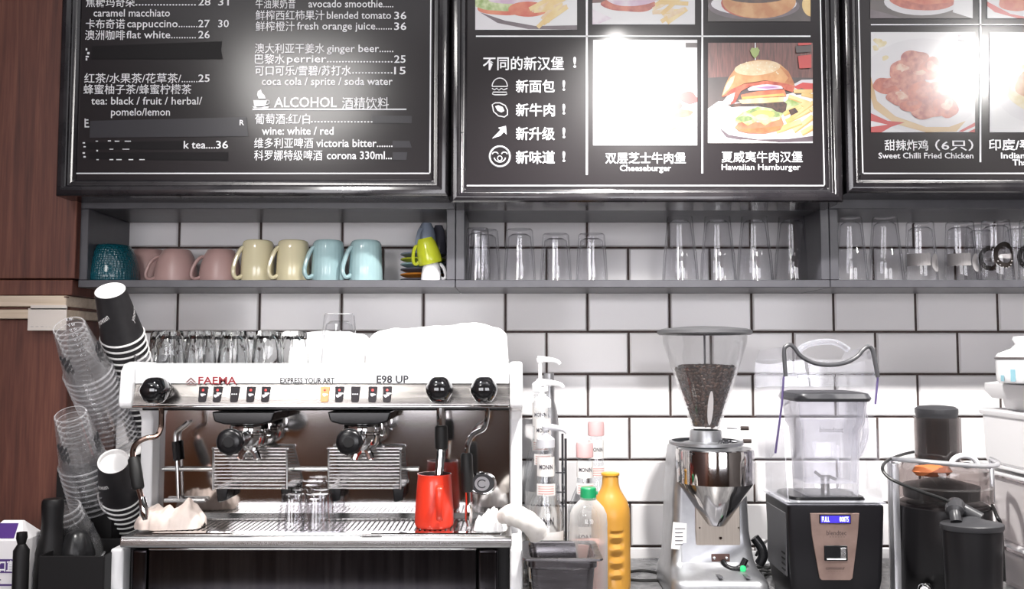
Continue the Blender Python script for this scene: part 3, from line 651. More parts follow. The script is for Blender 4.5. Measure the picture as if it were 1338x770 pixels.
# parts of printed glasses are built around the glass itself
for u, s, kd, l in ((1203, .12, 'label', 'tall glass with frosted white label, left of the two labelled ones'), (1255, .12, 'label', 'tall glass with frosted white label, right of the two labelled ones'),
                    (1282, .07, 4, 'clear glass with black ring print behind the right labelled glass'), (1302, .15, 2, 'clear glass with black ring print standing frontmost on the right shelf'), (1331, .10, 6, 'clear glass with black ring print cut by the right photo edge'), (1352, .16, -30, 'clear glass with black ring print half outside the right photo edge')):
    printed(u, s, kd, l, 'tall printed glasses on the right shelf')

# ---- mugs
def mug(u0, u1, vt, s, m, label, kind='mug', rot=0, name='mug', group=None, side=-1, flute=0, z=None, wall=.004, nohandle=False):
    kk = M_PX(s); r = (u1-u0)/2*kk; zb = ZS if z is None else z; h = Z(vt, s)-zb; cx = X((u0+u1)/2, s, 340)
    t = thing(name, label, 'mug', (cx, -s, zb+.0003), (0, 0, rot), group)
    if kind == 'mug':
        pr = [(0, h-.003), (r*.66, h-.003), (r*.72, h), (r*.82, h-.002), (r*.9, h-.008), (r*.93, h*.8), (r*.97, h*.4), (r, .004), (r-.0015, 0), (r-wall, .003), (r*.93-wall, h*.5), (r*.88-wall, h-.014), (0, h-.012)]
    elif kind == 'bowl':
        pr = [(0, h-.002), (r*.50, h-.002), (r*.56, h), (r*.62, h-.002), (r*.78, h*.80), (r*.92, h*.5), (r*.985, h*.2), (r, .003), (r-.0015, 0), (r-wall, .004), (r*.9-wall, h*.5), (r*.6, h-.014), (0, h-.012)]
    else:
        pr = [(0, h-.002), (r*.40, h-.002), (r*.46, h), (r*.50, h-.003), (r*.68, h*.84), (r*.86, h*.6), (r*.95, h*.3), (r, .003), (r-.0015, 0), (r-wall, .004), (r*.82-wall, h*.5), (r*.45, h-.014), (0, h-.012)]
    b = MB(); b.lathe(pr, m, seg=72 if flute else 44, fn=(lambda a, q, zz: 1+(.012*math.cos(flute*a) if 3 < q < 8 else 0)) if flute else None)
    b.build('cup_body', t, local=True)
    q = side; rad = {'mug': [.92, .98, 1.2, 1.42, 1.46, 1.30, 1.08, .95], 'bowl': [.80, .9, 1.12, 1.3, 1.34, 1.22, 1.04, .93], 'cup': [.8, .92, 1.18, 1.38, 1.4, 1.24, 1.02, .9]}[kind]
    zf = [.80, .80, .66, .40, .22, .10, .12, .16] if kind == 'mug' else [.76, .76, .62, .38, .20, .11, .13, .18]
    if not nohandle:
        pts = spline([(q*r*a, 0, h*f) for a, f in zip(rad, zf)], 5)
        g = MB(); g.tube(pts, .0052 if kind == 'mug' else .0042, m, 8, flat=1.35); g.build('handle', t, local=True)
    return t
def voro_bump(name, col, scale):
    m, N, L, b = newmat(name); b.inputs['Base Color'].default_value = (*col, 1); b.inputs['Roughness'].default_value = .18; b.inputs['Coat Weight'].default_value = .4
    tc = N.new('ShaderNodeTexCoord'); v = N.new('ShaderNodeTexVoronoi'); v.inputs['Scale'].default_value = scale; v.inputs['Randomness'].default_value = .25
    bp = N.new('ShaderNodeBump'); bp.inputs['Strength'].default_value = .8; bp.inputs['Distance'].default_value = .003
    L.new(tc.outputs['Object'], v.inputs['Vector']); L.new(v.outputs['Distance'], bp.inputs['Height']); L.new(bp.outputs[0], b.inputs['Normal']); return m
teal = voro_bump('teal_glaze', (.003, .05, .068), 190)
pink = mat('pink_glaze', (.40, .26, .245), .35); cream = mat('cream_glaze', (.66, .60, .40), .14, coat=.3); sky = mat('light_blue_glaze', (.36, .52, .54), .14, coat=.3)
lime = mat('lime_glaze', (.50, .55, .03), .2, coat=.3); greyb = mat('grey_blue_glaze', (.24, .28, .35), .22, coat=.2); greyd = mat('dark_grey_glaze', (.12, .12, .15), .25, coat=.2)
GM = 'coloured mugs on the left shelf'
mug(113, 182, 321, .150, teal, 'glossy dark teal dimpled mug upside down at the left shelf end', 'bowl', rot=R(-8), group=GM)
mug(164, 226, 327, .048, pink, 'dusty pink cup mostly hidden behind the teal mug', 'bowl', rot=R(-30), group=GM)
mug(203, 259, 327, .096, pink, 'dusty pink cup upside down, left of the two unobstructed pink cups', 'bowl', rot=R(30), group=GM)
mug(261, 316, 327, .108, pink, 'dusty pink cup upside down beside the left cream mug', 'bowl', rot=R(30), group=GM)
mug(315, 359, 315, .120, cream, 'cream mug upside down, the left one of the cream pair', 'mug', rot=R(34), group=GM)
mug(361, 405, 315, .130, cream, 'cream mug upside down, the right one beside the blue mugs', 'mug', rot=R(32), group=GM)
mug(407, 451, 315, .140, sky, 'pale blue mug upside down, the left one of the blue pair', 'mug', rot=R(32), group=GM, flute=24)
mug(456, 500, 315, .150, sky, 'pale blue mug upside down, the right one of the blue pair', 'mug', rot=R(32), group=GM, flute=24)
# ---- saucers and little cups at the right end of the left shelf
sauc = [(greyd, 'black saucer at the bottom of the stack'), (mat('orange_glaze', (.62, .22, .03), .3), 'orange saucer low in the stack of saucers'), (greyd, 'black saucer above the orange saucer'), (sky, 'pale blue saucer in the middle of the stack'), (lime, 'lime green saucer in the stack of saucers'), (greyb, 'grey blue saucer on top of the stack')]
ss = .082; zz = ZS+.0004; hs = (Z(332, ss)-ZS)/6
for j, (m_, l) in enumerate(sauc):
    r = 30*M_PX(ss); b = MB(); hh = hs-.0006
    b.lathe([(0, zz+.001), (r*.45, zz+.001), (r*.5, zz), (r*.55, zz+.001), (r*.8, zz+hh*.35), (r*.985, zz+hh*.72), (r, zz+hh*.9), (r*.98, zz+hh), (r*.78, zz+hh*.7), (r*.5, zz+hh*.5), (0, zz+hh*.5)], m_, loc=(X(553, ss, 345), -ss, 0), seg=40)
    solo('saucer', b, l, 'saucer', (X(553, ss, 345), -ss, zz), 'saucers stacked on the left shelf'); zz += hs
mug(543, 571, 292, .100, greyb, 'grey blue espresso cup upside down on top of the saucers', 'cup', z=zz, rot=R(60), name='espresso_cup', group='small cups on the left shelf')
mug(562, 584, 295, .050, greyd, 'dark grey espresso cup upside down at the back of the saucers', 'cup', z=zz, rot=R(110), name='espresso_cup', group='small cups on the left shelf', nohandle=True)
mug(550, 577, 339, .180, white_enamel, 'small white espresso cup under the lime cup', 'cup', rot=R(10), side=1, name='espresso_cup', group='small cups on the left shelf')
t = mug(547, 579, 311, .176, lime, 'lime green cup tilted over the white espresso cup', 'bowl', z=Z(345, .176), name='espresso_cup', group='small cups on the left shelf')
t.rotation_euler = (R(4), R(-14), R(10))
m = MB(); k_ = P(35, 402, SF+.0145)
a, b = P(36, 432, SF+.0145), P(88, 403, SF+.0145)
m.box((a.x, -SF-.0150, a.z), (b.x-.001, -SF-.0135, b.z), mat('note_paper', (.55, .5, .46), .7)); m.box((P(40, 402, SF+.0145).x, -SF-.0150, Z(405, SF)), (b.x-.001, -SF-.0125, Z(399.5, SF)), mat('note_paper', (.6, .5, .42), .7))
write(m, '= = = - -', 40, 66, 428, 3, SF+.0152, mat('faded_ink', (.2, .2, .22), .6))
solo('paper_note', m, 'small paper note taped to the pale ledge on the wood panelling', 'note', (a.x, -SF-.014, a.z), smooth=0)
# ================================================================== ESPRESSO MACHINE
SM = .47; KM = M_PX(SM)
ML, MR = X(158, SM, 500), X(683, SM, 500); MC = (ML+MR)/2; ZC = .9001
em = thing('espresso_machine', 'white and steel two group espresso machine on the counter', 'espresso machine', (MC, -.27, ZC))
zt = Z(475, SM); zm = Z(502, SM); zp = Z(529, SM)             # fascia top, control panel top, control panel bottom
PT = .025
# side panels: C-shaped cheeks
ST = .515                                                       # front of the drip tray
cheek = [(-.03, ZC+.035), (-.03, zt-.004), (-.44, zt+.003), (-.462, zt-.001), (-.476, zt-.016), (-.482, zp+.004), (-.478, zp-.006), (-.44, zp-.010), (-.385, zp-.018), (-.372, zp-.035), (-.370, Z(697, ST)+.03), (-.370, Z(697, ST)+.002), (-.345, Z(697, ST)+.002), (-.345, Z(718, ST)-.003), (-.498, Z(718, ST)-.003), (-.498, ZC+.05), (-.488, ZC+.035)]
for x in (ML, MR-PT):
    m = MB(); m.prism(cheek, x, x+PT, white_enamel, .005, 3, axis='X'); m.build('side_panel', em, smooth=50)
xa, xb = ML+PT+.0008, MR-PT-.0008
# upper housing
m = MB(); m.prism([(-.03, zp+.006), (-.03, zt-.014), (-.425, zt-.014), (-.425, zp+.006)], xa, xb, white_enamel, axis='X'); m.build('upper_housing', em)
m = MB(); m.prism([(-.4255, zm+.0005), (-.4255, zt-.004), (-.4285, zt), (-.448, zt), (-.459, zt-.003), (-.466, zt-.012), (-.467, zm+.0005)], xa, xb, white_enamel, .0015, 2, axis='X'); m.build('front_fascia', em, smooth=50)
panel_steel = noisy('control_panel_steel', (.30, .285, .275), (.38, .36, .345), 4, .20, (1, 30, 30), metal=1, r2=.32)
yf = lambda z: -.4625-(zm-z)/(zm-zp)*.013                       # control panel leans back
m = MB(); m.prism([(-.4255, zp), (-.4255, zm), (-.4625, zm), (-.4755, zp+.002), (-.4755, zp)], xa, xb, panel_steel, axis='X'); m.build('control_panel', em, smooth=20)
m = MB(); m.box((xa, -.479, zp-.006), (xb, -.40, zp-.0005), chrome, .002); m.build('lower_trim', em)
m = MB(); m.box((xa, -.43, zp-.014), (xb, -.10, zp-.0065), black_plastic, .002); m.build('underside_panel', em)
# cup tray with low rim on top
m = MB(); m.box((xa, -.42, zt-.0135), (xb, -.05, zt-.010), steel); m.build('cup_tray', em)
m = MB(); m.box((xa, -.05, zt-.0135), (xb, -.04, zt+.006), white_enamel, .003); m.build('rear_rim', em)
# lettering on the fascia
yl = .4676
m = MB(); write(m, 'FAEMA', 259, 309, 502, 13.5, yl, red_mark, .022)
o = m.build('lettering', em, smooth=0, recalc=False); o['label'] = 'red maker name'
m = MB(); gp = mat('grey_red_print', (.22, .12, .12), .5); pt = lambda *q: [P(u, v, yl) for u, v in q]
for pl in ([(242, 500), (249.5, 493), (257, 500), (254, 500), (249.5, 495.6), (245, 500)], [(245, 501.5), (249.5, 497.5), (254, 501.5), (252, 501.5), (249.5, 499.5), (247, 501.5)], [(243, 502), (256, 502), (256, 503), (243, 503)]): m.face(pt(*pl), gp)
m.build('house_emblem', em, smooth=0, recalc=False)
m = MB(); write(m, 'EXPRESS YOUR ART', 366, 437, 501, 10.5, yl+.0003, mat('grey_print', (.03, .03, .034), .6, spec=.2), .02); m.build('slogan_lettering', em, smooth=0, recalc=False)
m = MB(); write(m, 'E98 UP', 492, 534, 500.5, 13.5, yl, mat('dark_grey_print', (.03, .03, .035), .5), .03); m.build('model_lettering', em, smooth=0, recalc=False)
# dosing buttons
btn = mat('button_dark', (.022, .019, .022), .6, spec=.2); led = mat('button_led', (.5, .02, .02), .3, emit=(1, .05, .04), es=.9); amber = mat('button_amber', (.45, .22, .08), .35, emit=(1, .4, .08), es=.06)
tilt = Matrix.Rotation(-math.atan(.013/(zm-zp)), 4, 'X')
for n, (u, kind) in enumerate(((264.5, 'one'), (283.5, 'two'), (306, 'dots'), (327, 'one'), (346.5, 'two'), (424, 'one'), (443, 'two'), (464, 'dots'), (486.5, 'one'), (505.5, 'two'))):
    zc = Z(516, .473); c = Vector((X(u, .473, 516), yf(zc)-.0002, zc)); w_, h_ = 6.0*KM, 10.6*KM
    M4 = Matrix.Translation(c) @ tilt
    m = MB(); m.prism([(-w_, h_), (w_, h_), (w_*.82, -h_*.85), (w_*.6, -h_), (-w_*.6, -h_), (-w_*.82, -h_*.85)], -.003, 0, amber if n == 5 else btn, .0012, 2, M=M4); bt = m.build('dose_button', em)
    m = MB()
    if kind == 'dots':
        for d in (-1, 0, 1): m.box((d*.0042-.0011, -.0036, -.0011), (d*.0042+.0011, -.0030, .0011), white_print, M=M4)
    else:
        m.lathe([(0, -.0008), (.0022, 0), (0, .0008)], led, seg=14, M=M4 @ Matrix.Translation((0, -.0032, h_*.52)) @ Matrix.Rotation(PI/2, 4, 'X'))
        for d in ((0,) if kind == 'one' else (-.0022, .0024)):
            z_ = -.001+d*.9; m.face([M4 @ Vector((d+a, -.0034, z_+b)) for a, b in ((-.004, .002), (.004, .002), (.003, -.0015), (.001, -.0035), (-.001, -.0035), (-.003, -.0015))], white_print)
            m.face([M4 @ Vector((d+a, -.0034, z_+b)) for a, b in ((.004, .0015), (.0062, .0012), (.006, -.001), (.0038, -.0012))], white_print)
    m.build('button_icon', bt, smooth=0)
# steam and water knobs
knob_black = mat('knob_black', (.008, .008, .009), .08, coat=.6)
def lobes(a, k, z): return 1+(.03*math.cos(6*a) if 2 < k < 8 else 0)
for u, v in ((197, 511), (573, 510), (632, 510)):
    c = Vector((X(u, .53, v), -.466, Z(v, .53))); rk = 18*M_PX(.53)
    m = MB(); m.lathe([(0, 0), (.012, 0), (.012, .018), (rk*.66, .020), (rk*.9, .026), (rk, .038), (rk*.99, .050), (rk*.86, .062), (rk*.62, .070), (rk*.40, .0725), (0, .073)], knob_black, loc=c, seg=48, M=Matrix.Rotation(PI/2, 4, 'X'), fn=lobes)
    kb = m.build('steam_knob', em, smooth=50)
    m = MB(); m.lathe([(0.010, .001), (.019, .001), (.019, .004), (.010, .0045)], chrome, loc=c+Vector((0, -.006, 0)), seg=32, M=Matrix.Rotation(PI/2, 4, 'X')); m.build('knob_collar', kb)
# backsplash
SB = .335; zs0 = Z(679, SB)
m = MB(); m.box((xa, -SB, zs0), (xb, -.04, zp-.0145), mirror_steel, .001); m.build('backsplash', em)
m = MB(); m.prism([(-SB-.0005, zs0+.001), (-SB-.0005, zs0+.014), (-SB-.004, zs0+.014), (-SB-.014, zs0+.001)], xa+.06, xb-.01, steel, axis='X'); m.build('splash_ledge', em)
for ua, ub, v in ((212, 279, 613.5), (374, 429, 613.5), (522, 547, 613.5)):
    m = MB(); m.tube([P(ua, v, SB+.008), P(ub, v, SB+.008)], .0042, steel, 8); m.build('guide_rail', em)
m = MB(); m.tube([P(215, 654, SB+.012), P(268, 654, SB+.012)], .0045, steel, 8); m.tube([P(233, 652, SB+.012), P(231, 600, SB+.012)], .0035, steel, 8); m.tube([P(231, 602, SB+.012), P(229, 577, SB+.012)], .0075, black_plastic, 10)  # short bar; upright copies the steam wand's mirror image as solid parts
m.tube(spline([P(229, 577, SB+.012), P(230, 565, SB+.012), P(238, 558, SB+.012), P(246, 551, SB+.010)], 5), .004, steel, 8); m.build('tap_bar', em)
# group heads
for u in (326, 474):
    gx = X(u, .41, 550)
    m = MB(); m.prism([(gx-.062, zp-.0148), (gx+.062, zp-.0148), (gx+.056, zp-.034), (gx+.035, zp-.040), (gx-.035, zp-.040), (gx-.056, zp-.034)], -.455, -SB-.001, black_plastic, .003, 2); gh = m.build('group_cover', em)
    m = MB(); m.lathe([(0, 0), (.037, 0), (.039, -.004), (.039, -.014), (.034, -.018), (.034, -.022), (0, -.022)], chrome, loc=(gx, -.405, zp-.0405), seg=40); m.build('group_head', em)
# raised cup racks in front of the backsplash
for ua, ub in ((279, 374.5), (429.5, 523)):
    rk = MB(); pa = lambda u, v: P(u, v, SB+.03+(v-585)*.0007)
    fr = spline([pa(ua, 640), pa(ua, 592), pa(ua+1, 587.5), pa(ua+5, 586), pa(ub-5, 586), pa(ub-1, 587.5), pa(ub, 592), pa(ub, 640)], 4)
    rk.tube(fr, .0025, steel, 8, caps=True)
    for j in range(12): v = 590+j*4.35; rk.tube([pa(ua+1, v), pa(ub-1, v)], .0021, steel, 6)
    r_ = rk.build('cup_rack', em)
    for u in (ua+5, ub-5):
        m = MB(); a = pa(u, 648); m.prism([(a.x-.013, a.z+.014), (a.x+.013, a.z+.014), (a.x+.010, a.z-.014), (a.x-.008, a.z-.018)], -SB-.048, -SB-.001, black_plastic, .003, 2); m.build('rack_bracket', r_)
# steam wands
def wand(pts, grip, tip, s, r=.0052, col=chrome, gr=.010):
    m = MB(); pp = [P(u, v, q) for u, v, q in pts]; m.tube(spline(pp, 6), r, col, 10); wd = m.build('steam_wand', em)
    m = MB(); a, b = [P(*q) for q in grip]; m.tube([a, a.lerp(b, .06), a.lerp(b, .5), a.lerp(b, .94), b], [gr*.75, gr, gr*1.05, gr, gr*.75], rubber, 14); m.build('wand_grip', wd)
    m = MB(); a, b = [P(*q) for q in tip]; m.tube([a, a.lerp(b, .3), a.lerp(b, .7), b], [r*1.1, r*1.5, r*1.5, r*.8], chrome, 12); m.build('wand_tip', wd)
copper = mat('browned_steel', (.42, .29, .24), .14, 1)
wand([(211, 532, .455), (211, 546, .46), (210, 560, .465), (204, 570, .475), (190, 573, .49), (179, 579, .50), (174, 588, .505), (174, 600, .51), (178, 625, .52), (186, 655, .525)], ((174.5, 598, .508), (181, 640, .522)), ((186, 650, .524), (190, 680, .53)), .5, col=copper, gr=.011)
wand([(576, 532, .43), (576, 546, .43), (577, 575, .43), (575, 605, .435), (572, 640, .44)], ((576.5, 556, .43), (577, 588, .43)), ((575, 625, .437), (572, 655, .442)), .43, r=.0085, gr=.0125)
wand([(637, 533, .43), (636, 545, .43), (632, 560, .435), (620, 567, .44), (613, 576, .445), (610, 592, .45), (611, 640, .45), (612, 670, .45)], ((609.5, 592, .45), (611, 643, .45)), ((612, 660, .45), (613, 688, .45)), .45, gr=.0115)
# round badge on the backsplash
c = P(630, 632, SB+.001); m = MB(); Mx = Matrix.Translation(c) @ Matrix.Rotation(PI/2, 4, 'X')
m.lathe([(0, 0), (.030, 0), (.030, .003), (.026, .005), (.026, .003), (0, .003)], chrome, M=Mx, seg=40, sy=.78)
m.lathe([(0, .0032), (.025, .0032), (.0245, .0036), (0, .0038)], mat('badge_dark', (.05, .05, .055), .3), M=Mx, seg=40, sy=.8); m.lathe([(0, .0038), (.0155, .0038), (.015, .0046), (0, .0048)], mat('badge_pale', (.5, .5, .52), .3), M=Mx, seg=32, sy=.95)
ring = [c+Vector((.009*math.cos(R(a)), -.0052, .008*math.sin(R(a)))) for a in range(40, 330, 20)]; m.tube(ring, .0012, mat('badge_dark', (.05, .05, .055), .3), 6); m.build('round_badge', em)
# drip tray
zd = Z(698, ST); zdb = Z(717, ST); xl, xr = X(156.5, ST, 700), X(668.5, ST, 700)
m = MB(); m.prism([(-SB-.016, zd-.006), (-ST+.012, zd-.006), (-ST+.004, zd-.004), (-ST, zd-.010), (-ST, zdb+.003), (-ST+.004, zdb), (-SB-.016, zdb)], max(xl, ML+PT+.001) if False else xl, xr, steel, .0025, 2, axis='X')
m.bm.faces.ensure_lookup_table(); m.build('drip_tray', em)
m = MB(); m.box((xl+.055, -ST+.012, zd-.0055), (xr-.02, -ST+.030, zd-.0005), chrome, .001); m.box((xl+.055, -SB-.024, zd-.0055), (xr-.02, -SB-.017, zd-.0005), steel, .001)
n = 66
for j in range(n+1):
    x = xl+.056+(xr-xl-.082)*j/n; m.box((x, -ST+.030, zd-.0055), (x+.0062, -SB-.024, zd-.001), steel)
m.build('drip_grille', em, smooth=20)
# lower front
zl = ZC+.04; yb = -.494
m = MB(); m.box((X(194, .494, 740), yb, zl), (X(622, .494, 740), yb+.02, zdb-.006), dark_steel, .002); m.box((X(194, .494, 740), yb-.001, zdb-.0075), (X(622, .494, 740), yb+.005, zdb-.0045), chrome, .0008); m.build('front_panel', em)
for ua, ub in ((171, 192), (624, 651)):
    m = MB(); m.box((X(ua, .494, 740), yb, zl), (X(ub, .494, 740), yb+.03, zdb-.006), dark_steel, .006, 3); m.build('front_corner_panel', em)
m = MB(); m.box((xa+.001, -.47, zl), (xb-.001, -.06, zdb-.001), soft_black); m.build('lower_body', em)
for x in (ML+.06, MR-.06):
    for y in (-.44, -.09):
        m = MB(); m.lathe([(0, 0), (.022, 0), (.022, .01), (.016, .014), (.016, .042), (0, .042)], chrome, loc=(x, y, ZC), seg=24); m.build('foot', em)
# portafilters locked into the groups
for (u, ue, ve, l) in ((326, 299, 578, 'portafilter with black handle in the left group head'), (474, 455.5, 578, 'portafilter with black handle in the right group head')):
    gx = X(u, .41, 550); g = Vector((gx, -.405, zp-.068)); e = P(ue, ve, .60)
    t = thing('portafilter', l, 'portafilter', g, group=None)
    m = MB(); m.lathe([(0, -.026), (.012, -.026), (.022, -.020), (.033, -.014), (.036, -.004), (.036, .0045), (0, .0045)], chrome, loc=g, seg=36)
    for q in (-1, 1): m.box(g+Vector((q*.034-.006, -.006, -.002)), g+Vector((q*.034+.006, .006, .004)), chrome, .001)
    m.build('basket_holder', t)
    d = (e-g).normalized(); a = g+d*.034
    m = MB(); m.tube([a, g+d*.055, g+d*.075], [.010, .0085, .0085], chrome, 14); m.build('neck', t)
    L_ = (e-g).length
    m = MB(); m.tube([g+d*q for q in (.07, .074, .085, L_-.085, L_-.05, L_-.025, L_-.008, L_-.002, L_)], [.010, .0145, .0155, .0145, .018, .0232, .0242, .021, .017], black_plastic, 22)
    hd = m.build('handle', t, smooth=50); m = MB(); m.tube([g+d*(L_+.0003), g+d*(L_+.0016)], [.010, .0092], soft_black, 18); m.build('end_cap', hd)
    m = MB()
    for q in (-.012, .012): m.tube(spline([g+Vector((0, 0, -.020)), g+Vector((q, -.002, -.032)), g+Vector((q*1.5, -.004, -.046))], 4), [.008]*8+[.0055], chrome, 10)
    m.build('twin_spout', t)
# ---------------- things on the machine
h = Z(643, .43)-zd
def shot(u, s, l):
    rr, rb = 17.3*M_PX(s), 12.3*M_PX(s); p = Vector((X(u, s, 670), -s, zd+.0003))
    o = solo('shot_glass', glass_mb(h, rr, rb, h*.8, 0, t=.0028, base=.01), l, 'glass', (0, 0, 0), 'shot glasses on the drip tray'); o.location = p; return o
shot(380.5, .455, 'front left shot glass upside down on the drip tray'); shot(412, .455, 'front right shot glass upside down on the drip tray')
shot(389, .395, 'back left shot glass upside down on the drip tray'); shot(421, .395, 'back right shot glass upside down on the drip tray')
# red pitcher
s_ = .44; kk = M_PX(s_); pz = zd-.0006; px = X(567.5, s_, 660); ph = Z(619, s_)-pz
t = thing('milk_pitcher', 'red enamelled milk pitcher under the steam wand', 'pitcher', (px, -s_, pz))
red = mat('red_enamel', (.62, .035, .015), .3, coat=.25); inner = mat('pitcher_inside', (.16, .12, .12), .3, .8)
r0, r1 = 25*kk, 21.5*kk
m = MB(); m.lathe([(0, pz), (r0-.004, pz), (r0-.001, pz+.003), (r0, pz+.008), (r0*.985, pz+ph*.35), (r1*1.03, pz+ph*.86), (r1, pz+ph*.95), (r1*1.02, pz+ph), (r1*.985, pz+ph)], red, loc=(px, -s_, 0), seg=48)
m.lathe([(r1*.985, pz+ph), (r1*.97, pz+ph*.95), (r0*.95, pz+ph*.3), (r0*.92, pz+.006), (0, pz+.005)], inner, loc=(px, -s_, 0), seg=48); bd = m.build('pitcher_body', t)
ax = X(577, s_, 650); yq = -s_-r0
m = MB(); pts = [(ax, yq+.006, pz+ph*.80), (ax, yq-.012, pz+ph*.805), (ax, yq-.020, pz+ph*.76), (ax, yq-.021, pz+ph*.45), (ax, yq-.014, pz+ph*.24), (ax, yq-.002, pz+ph*.19)]
sp_ = spline(pts, 5); m.tube(sp_, .0030, red, 10, flat=2.2); m.build('handle', t)
# cloths on the drip tray
cloth_pink = noisy('bar_cloth_cream', (.60, .50, .45), (.70, .61, .56), 30, .9, bump=.4); cloth_white = noisy('white_towel', (.80, .80, .80), (.86, .86, .86), 160, .95, bump=.5)
def crumple(outline_fn, m_, nx, ny, name, label, cat, base):
    mb = MB(); i = mb.idx(m_); top = [[mb.bm.verts.new(outline_fn(a/nx, b/ny)) for b in range(ny+1)] for a in range(nx+1)]
    for a in range(nx):
        for b in range(ny): f = mb.bm.faces.new([top[a][b], top[a+1][b], top[a+1][b+1], top[a][b+1]]); f.material_index = i
    return solo(name, mb, label, cat, base, smooth=60)
def mound(xa, xb, ya, yb_, zb, hfun, seed, rough=.003, flat=.28):
    """closed heap of folded cloth: goes over the top and back underneath"""
    rr = random.Random(seed); ph = [rr.uniform(0, 6.3) for _ in range(12)]
    def f(a, b):
        x = xa+(xb-xa)*a; t = b*2*PI; q = max(0, math.sin(PI*min(max(a, .0), 1)))**flat
        hh = hfun(a); yc = (ya+yb_)/2; ry = (yb_-ya)/2*(.25+.75*q); cz = math.sin(t/2)**.7 if b <= 1 else 0
        y = yc-ry*math.cos(PI*b)*1.0
        n = rough*(math.sin(a*23+ph[0]+3*b)+.7*math.sin(a*41+b*9+ph[1])+.6*math.sin(b*17+a*7+ph[2])+.5*math.sin(a*67-b*21+ph[3]))
        return Vector((x+n*.4, y+n*.5, zb+max(0, (hh*(math.sin(PI*b)**.6)*(.1+.9*q))+n*math.sin(PI*b)*1.4)))
    return f
crumple(mound(X(176, .46, 680), X(262, .46, 680), -.485, -.405, zd+.0005, lambda a: .030+.026*math.exp(-((a-.80)/.16)**2)+.012*math.exp(-((a-.25)/.2)**2), 3, .0022), cloth_pink, 46, 22, 'bar_cloth', 'crumpled cream bar cloth on the left end of the drip tray', 'cloth', (X(215, .46, 680), -.44, zd))
crumple(mound(X(620, .47, 680), X(662, .47, 680), -.50, -.44, zd+.0005, lambda a: .026+.014*math.exp(-((a-.55)/.22)**2), 5, .002), cloth_white, 30, 18, 'steam_cloth', 'folded white steam cloth on the right end of the drip tray', 'cloth', (X(640, .47, 680), -.47, zd))
# towel heap and glasses on top of the machine
zq = zt-.0098
hb = Z(420, .30)-zq
def hprof(a):
    if a < .30: return Z(431, .3)-zq-.001
    return (Z(425, .3)-zq)+(hb-(Z(425, .3)-zq))*math.exp(-((a-.84)/.22)**2)
crumple(mound(X(482, .28, 440), X(664, .28, 440), -.37, -.12, zq, lambda a: (Z(424.5, .3)-zq)+.009*math.exp(-((a-.80)/.16)**2)-.003*math.exp(-((a-.30)/.2)**2), 9, .0007, .10), cloth_white, 80, 34, 'folded_towel', 'bright white folded towel on top of the espresso machine', 'towel', (X(573, .28, 440), -.25, zq))
crumple(mound(X(372, .2, 440), X(478, .2, 440), -.20, -.08, zq, lambda a: (Z(431.5, .2)-zq), 12, .0006, .10), cloth_white, 46, 24, 'folded_towel', 'second white towel lying behind the tall glass on the machine', 'towel', (X(430, .2, 440), -.14, zq))
GT = 'glasses drying on top of the espresso machine'
hg = Z(433, .30)-zq; kk = M_PX(.3)
tumbler_glass = thick_glass
pr = solo('cup_glass', glass_mb(hg, 21*kk, 17*kk, hg*.5, 10, base=.012, step=.001), 'x', 'glass')
spots = [(222, .33, 'clear tumbler at the left front of the glasses on the machine'), (262, .34, 'second tumbler in the front row on the machine'), (306, .33, 'third tumbler in the front row on the machine'), (350, .34, 'fourth tumbler in the front row on the machine'), (384, .285, 'tumbler in front of the rear white towel on the machine'),
         (214, .24, 'tumbler behind the left front one on the machine'), (246, .235, 'second tumbler in the back row on the machine'), (286, .24, 'third tumbler in the back row on the machine'), (328, .235, 'fourth tumbler in the back row on the machine')]
for j, (u, s, l) in enumerate(spots):
    q = pr if j == 0 else pr.copy()
    if j: COL.objects.link(q)
    q.location = (X(u, s, 450), -s, zq+.0003); q['label'] = l; q['category'] = 'glass'; q['group'] = GT; q.rotation_euler = (0, 0, j*.23)
    q.scale = (.95, .95, 1 if s > .3 else 1.0)
tumbler_glass = MATS['tumbler_glass']
k3 = M_PX(.35); o = solo('tall_tumbler', glass_mb(Z(410, .35)-zq, 25*k3, 19*k3, .07, 10, base=.016, step=.001), 'tall clear tumbler standing alone in the middle on top of the machine', 'glass'); o.location = (X(443, .35, 440), -.35, zq+.0003)
# shallow glass dish lying at the left edge
o = solo('glass_dish', MB().lathe([(0, .001), (.03, .001), (.05, .016), (.056, .034), (.053, .034), (.047, .017), (.028, .005), (0, .005)], tumbler_glass, seg=40), 'shallow glass dish tucked at the left edge on top of the machine', 'glass dish'); o.location = (X(197, .40, 465), -.395, zq+.0003); o.scale = (.62, .62, .75)
# ================================================================== LEFT CORNER: CUP STACKS, BINS, CARTON
cup_black = noisy('paper_cup_black', (.016, .015, .017), (.022, .02, .022), 50, .5); cup_white = mat('paper_cup_white', (.80, .79, .78), .5)
def frame_from(a, b):
    d = (b-a).normalized(); x = d.cross(Vector((0, -1, 0))).normalized(); y = d.cross(x)
    return Matrix((x, y, d)).transposed().to_euler()          # local +z runs from a to b
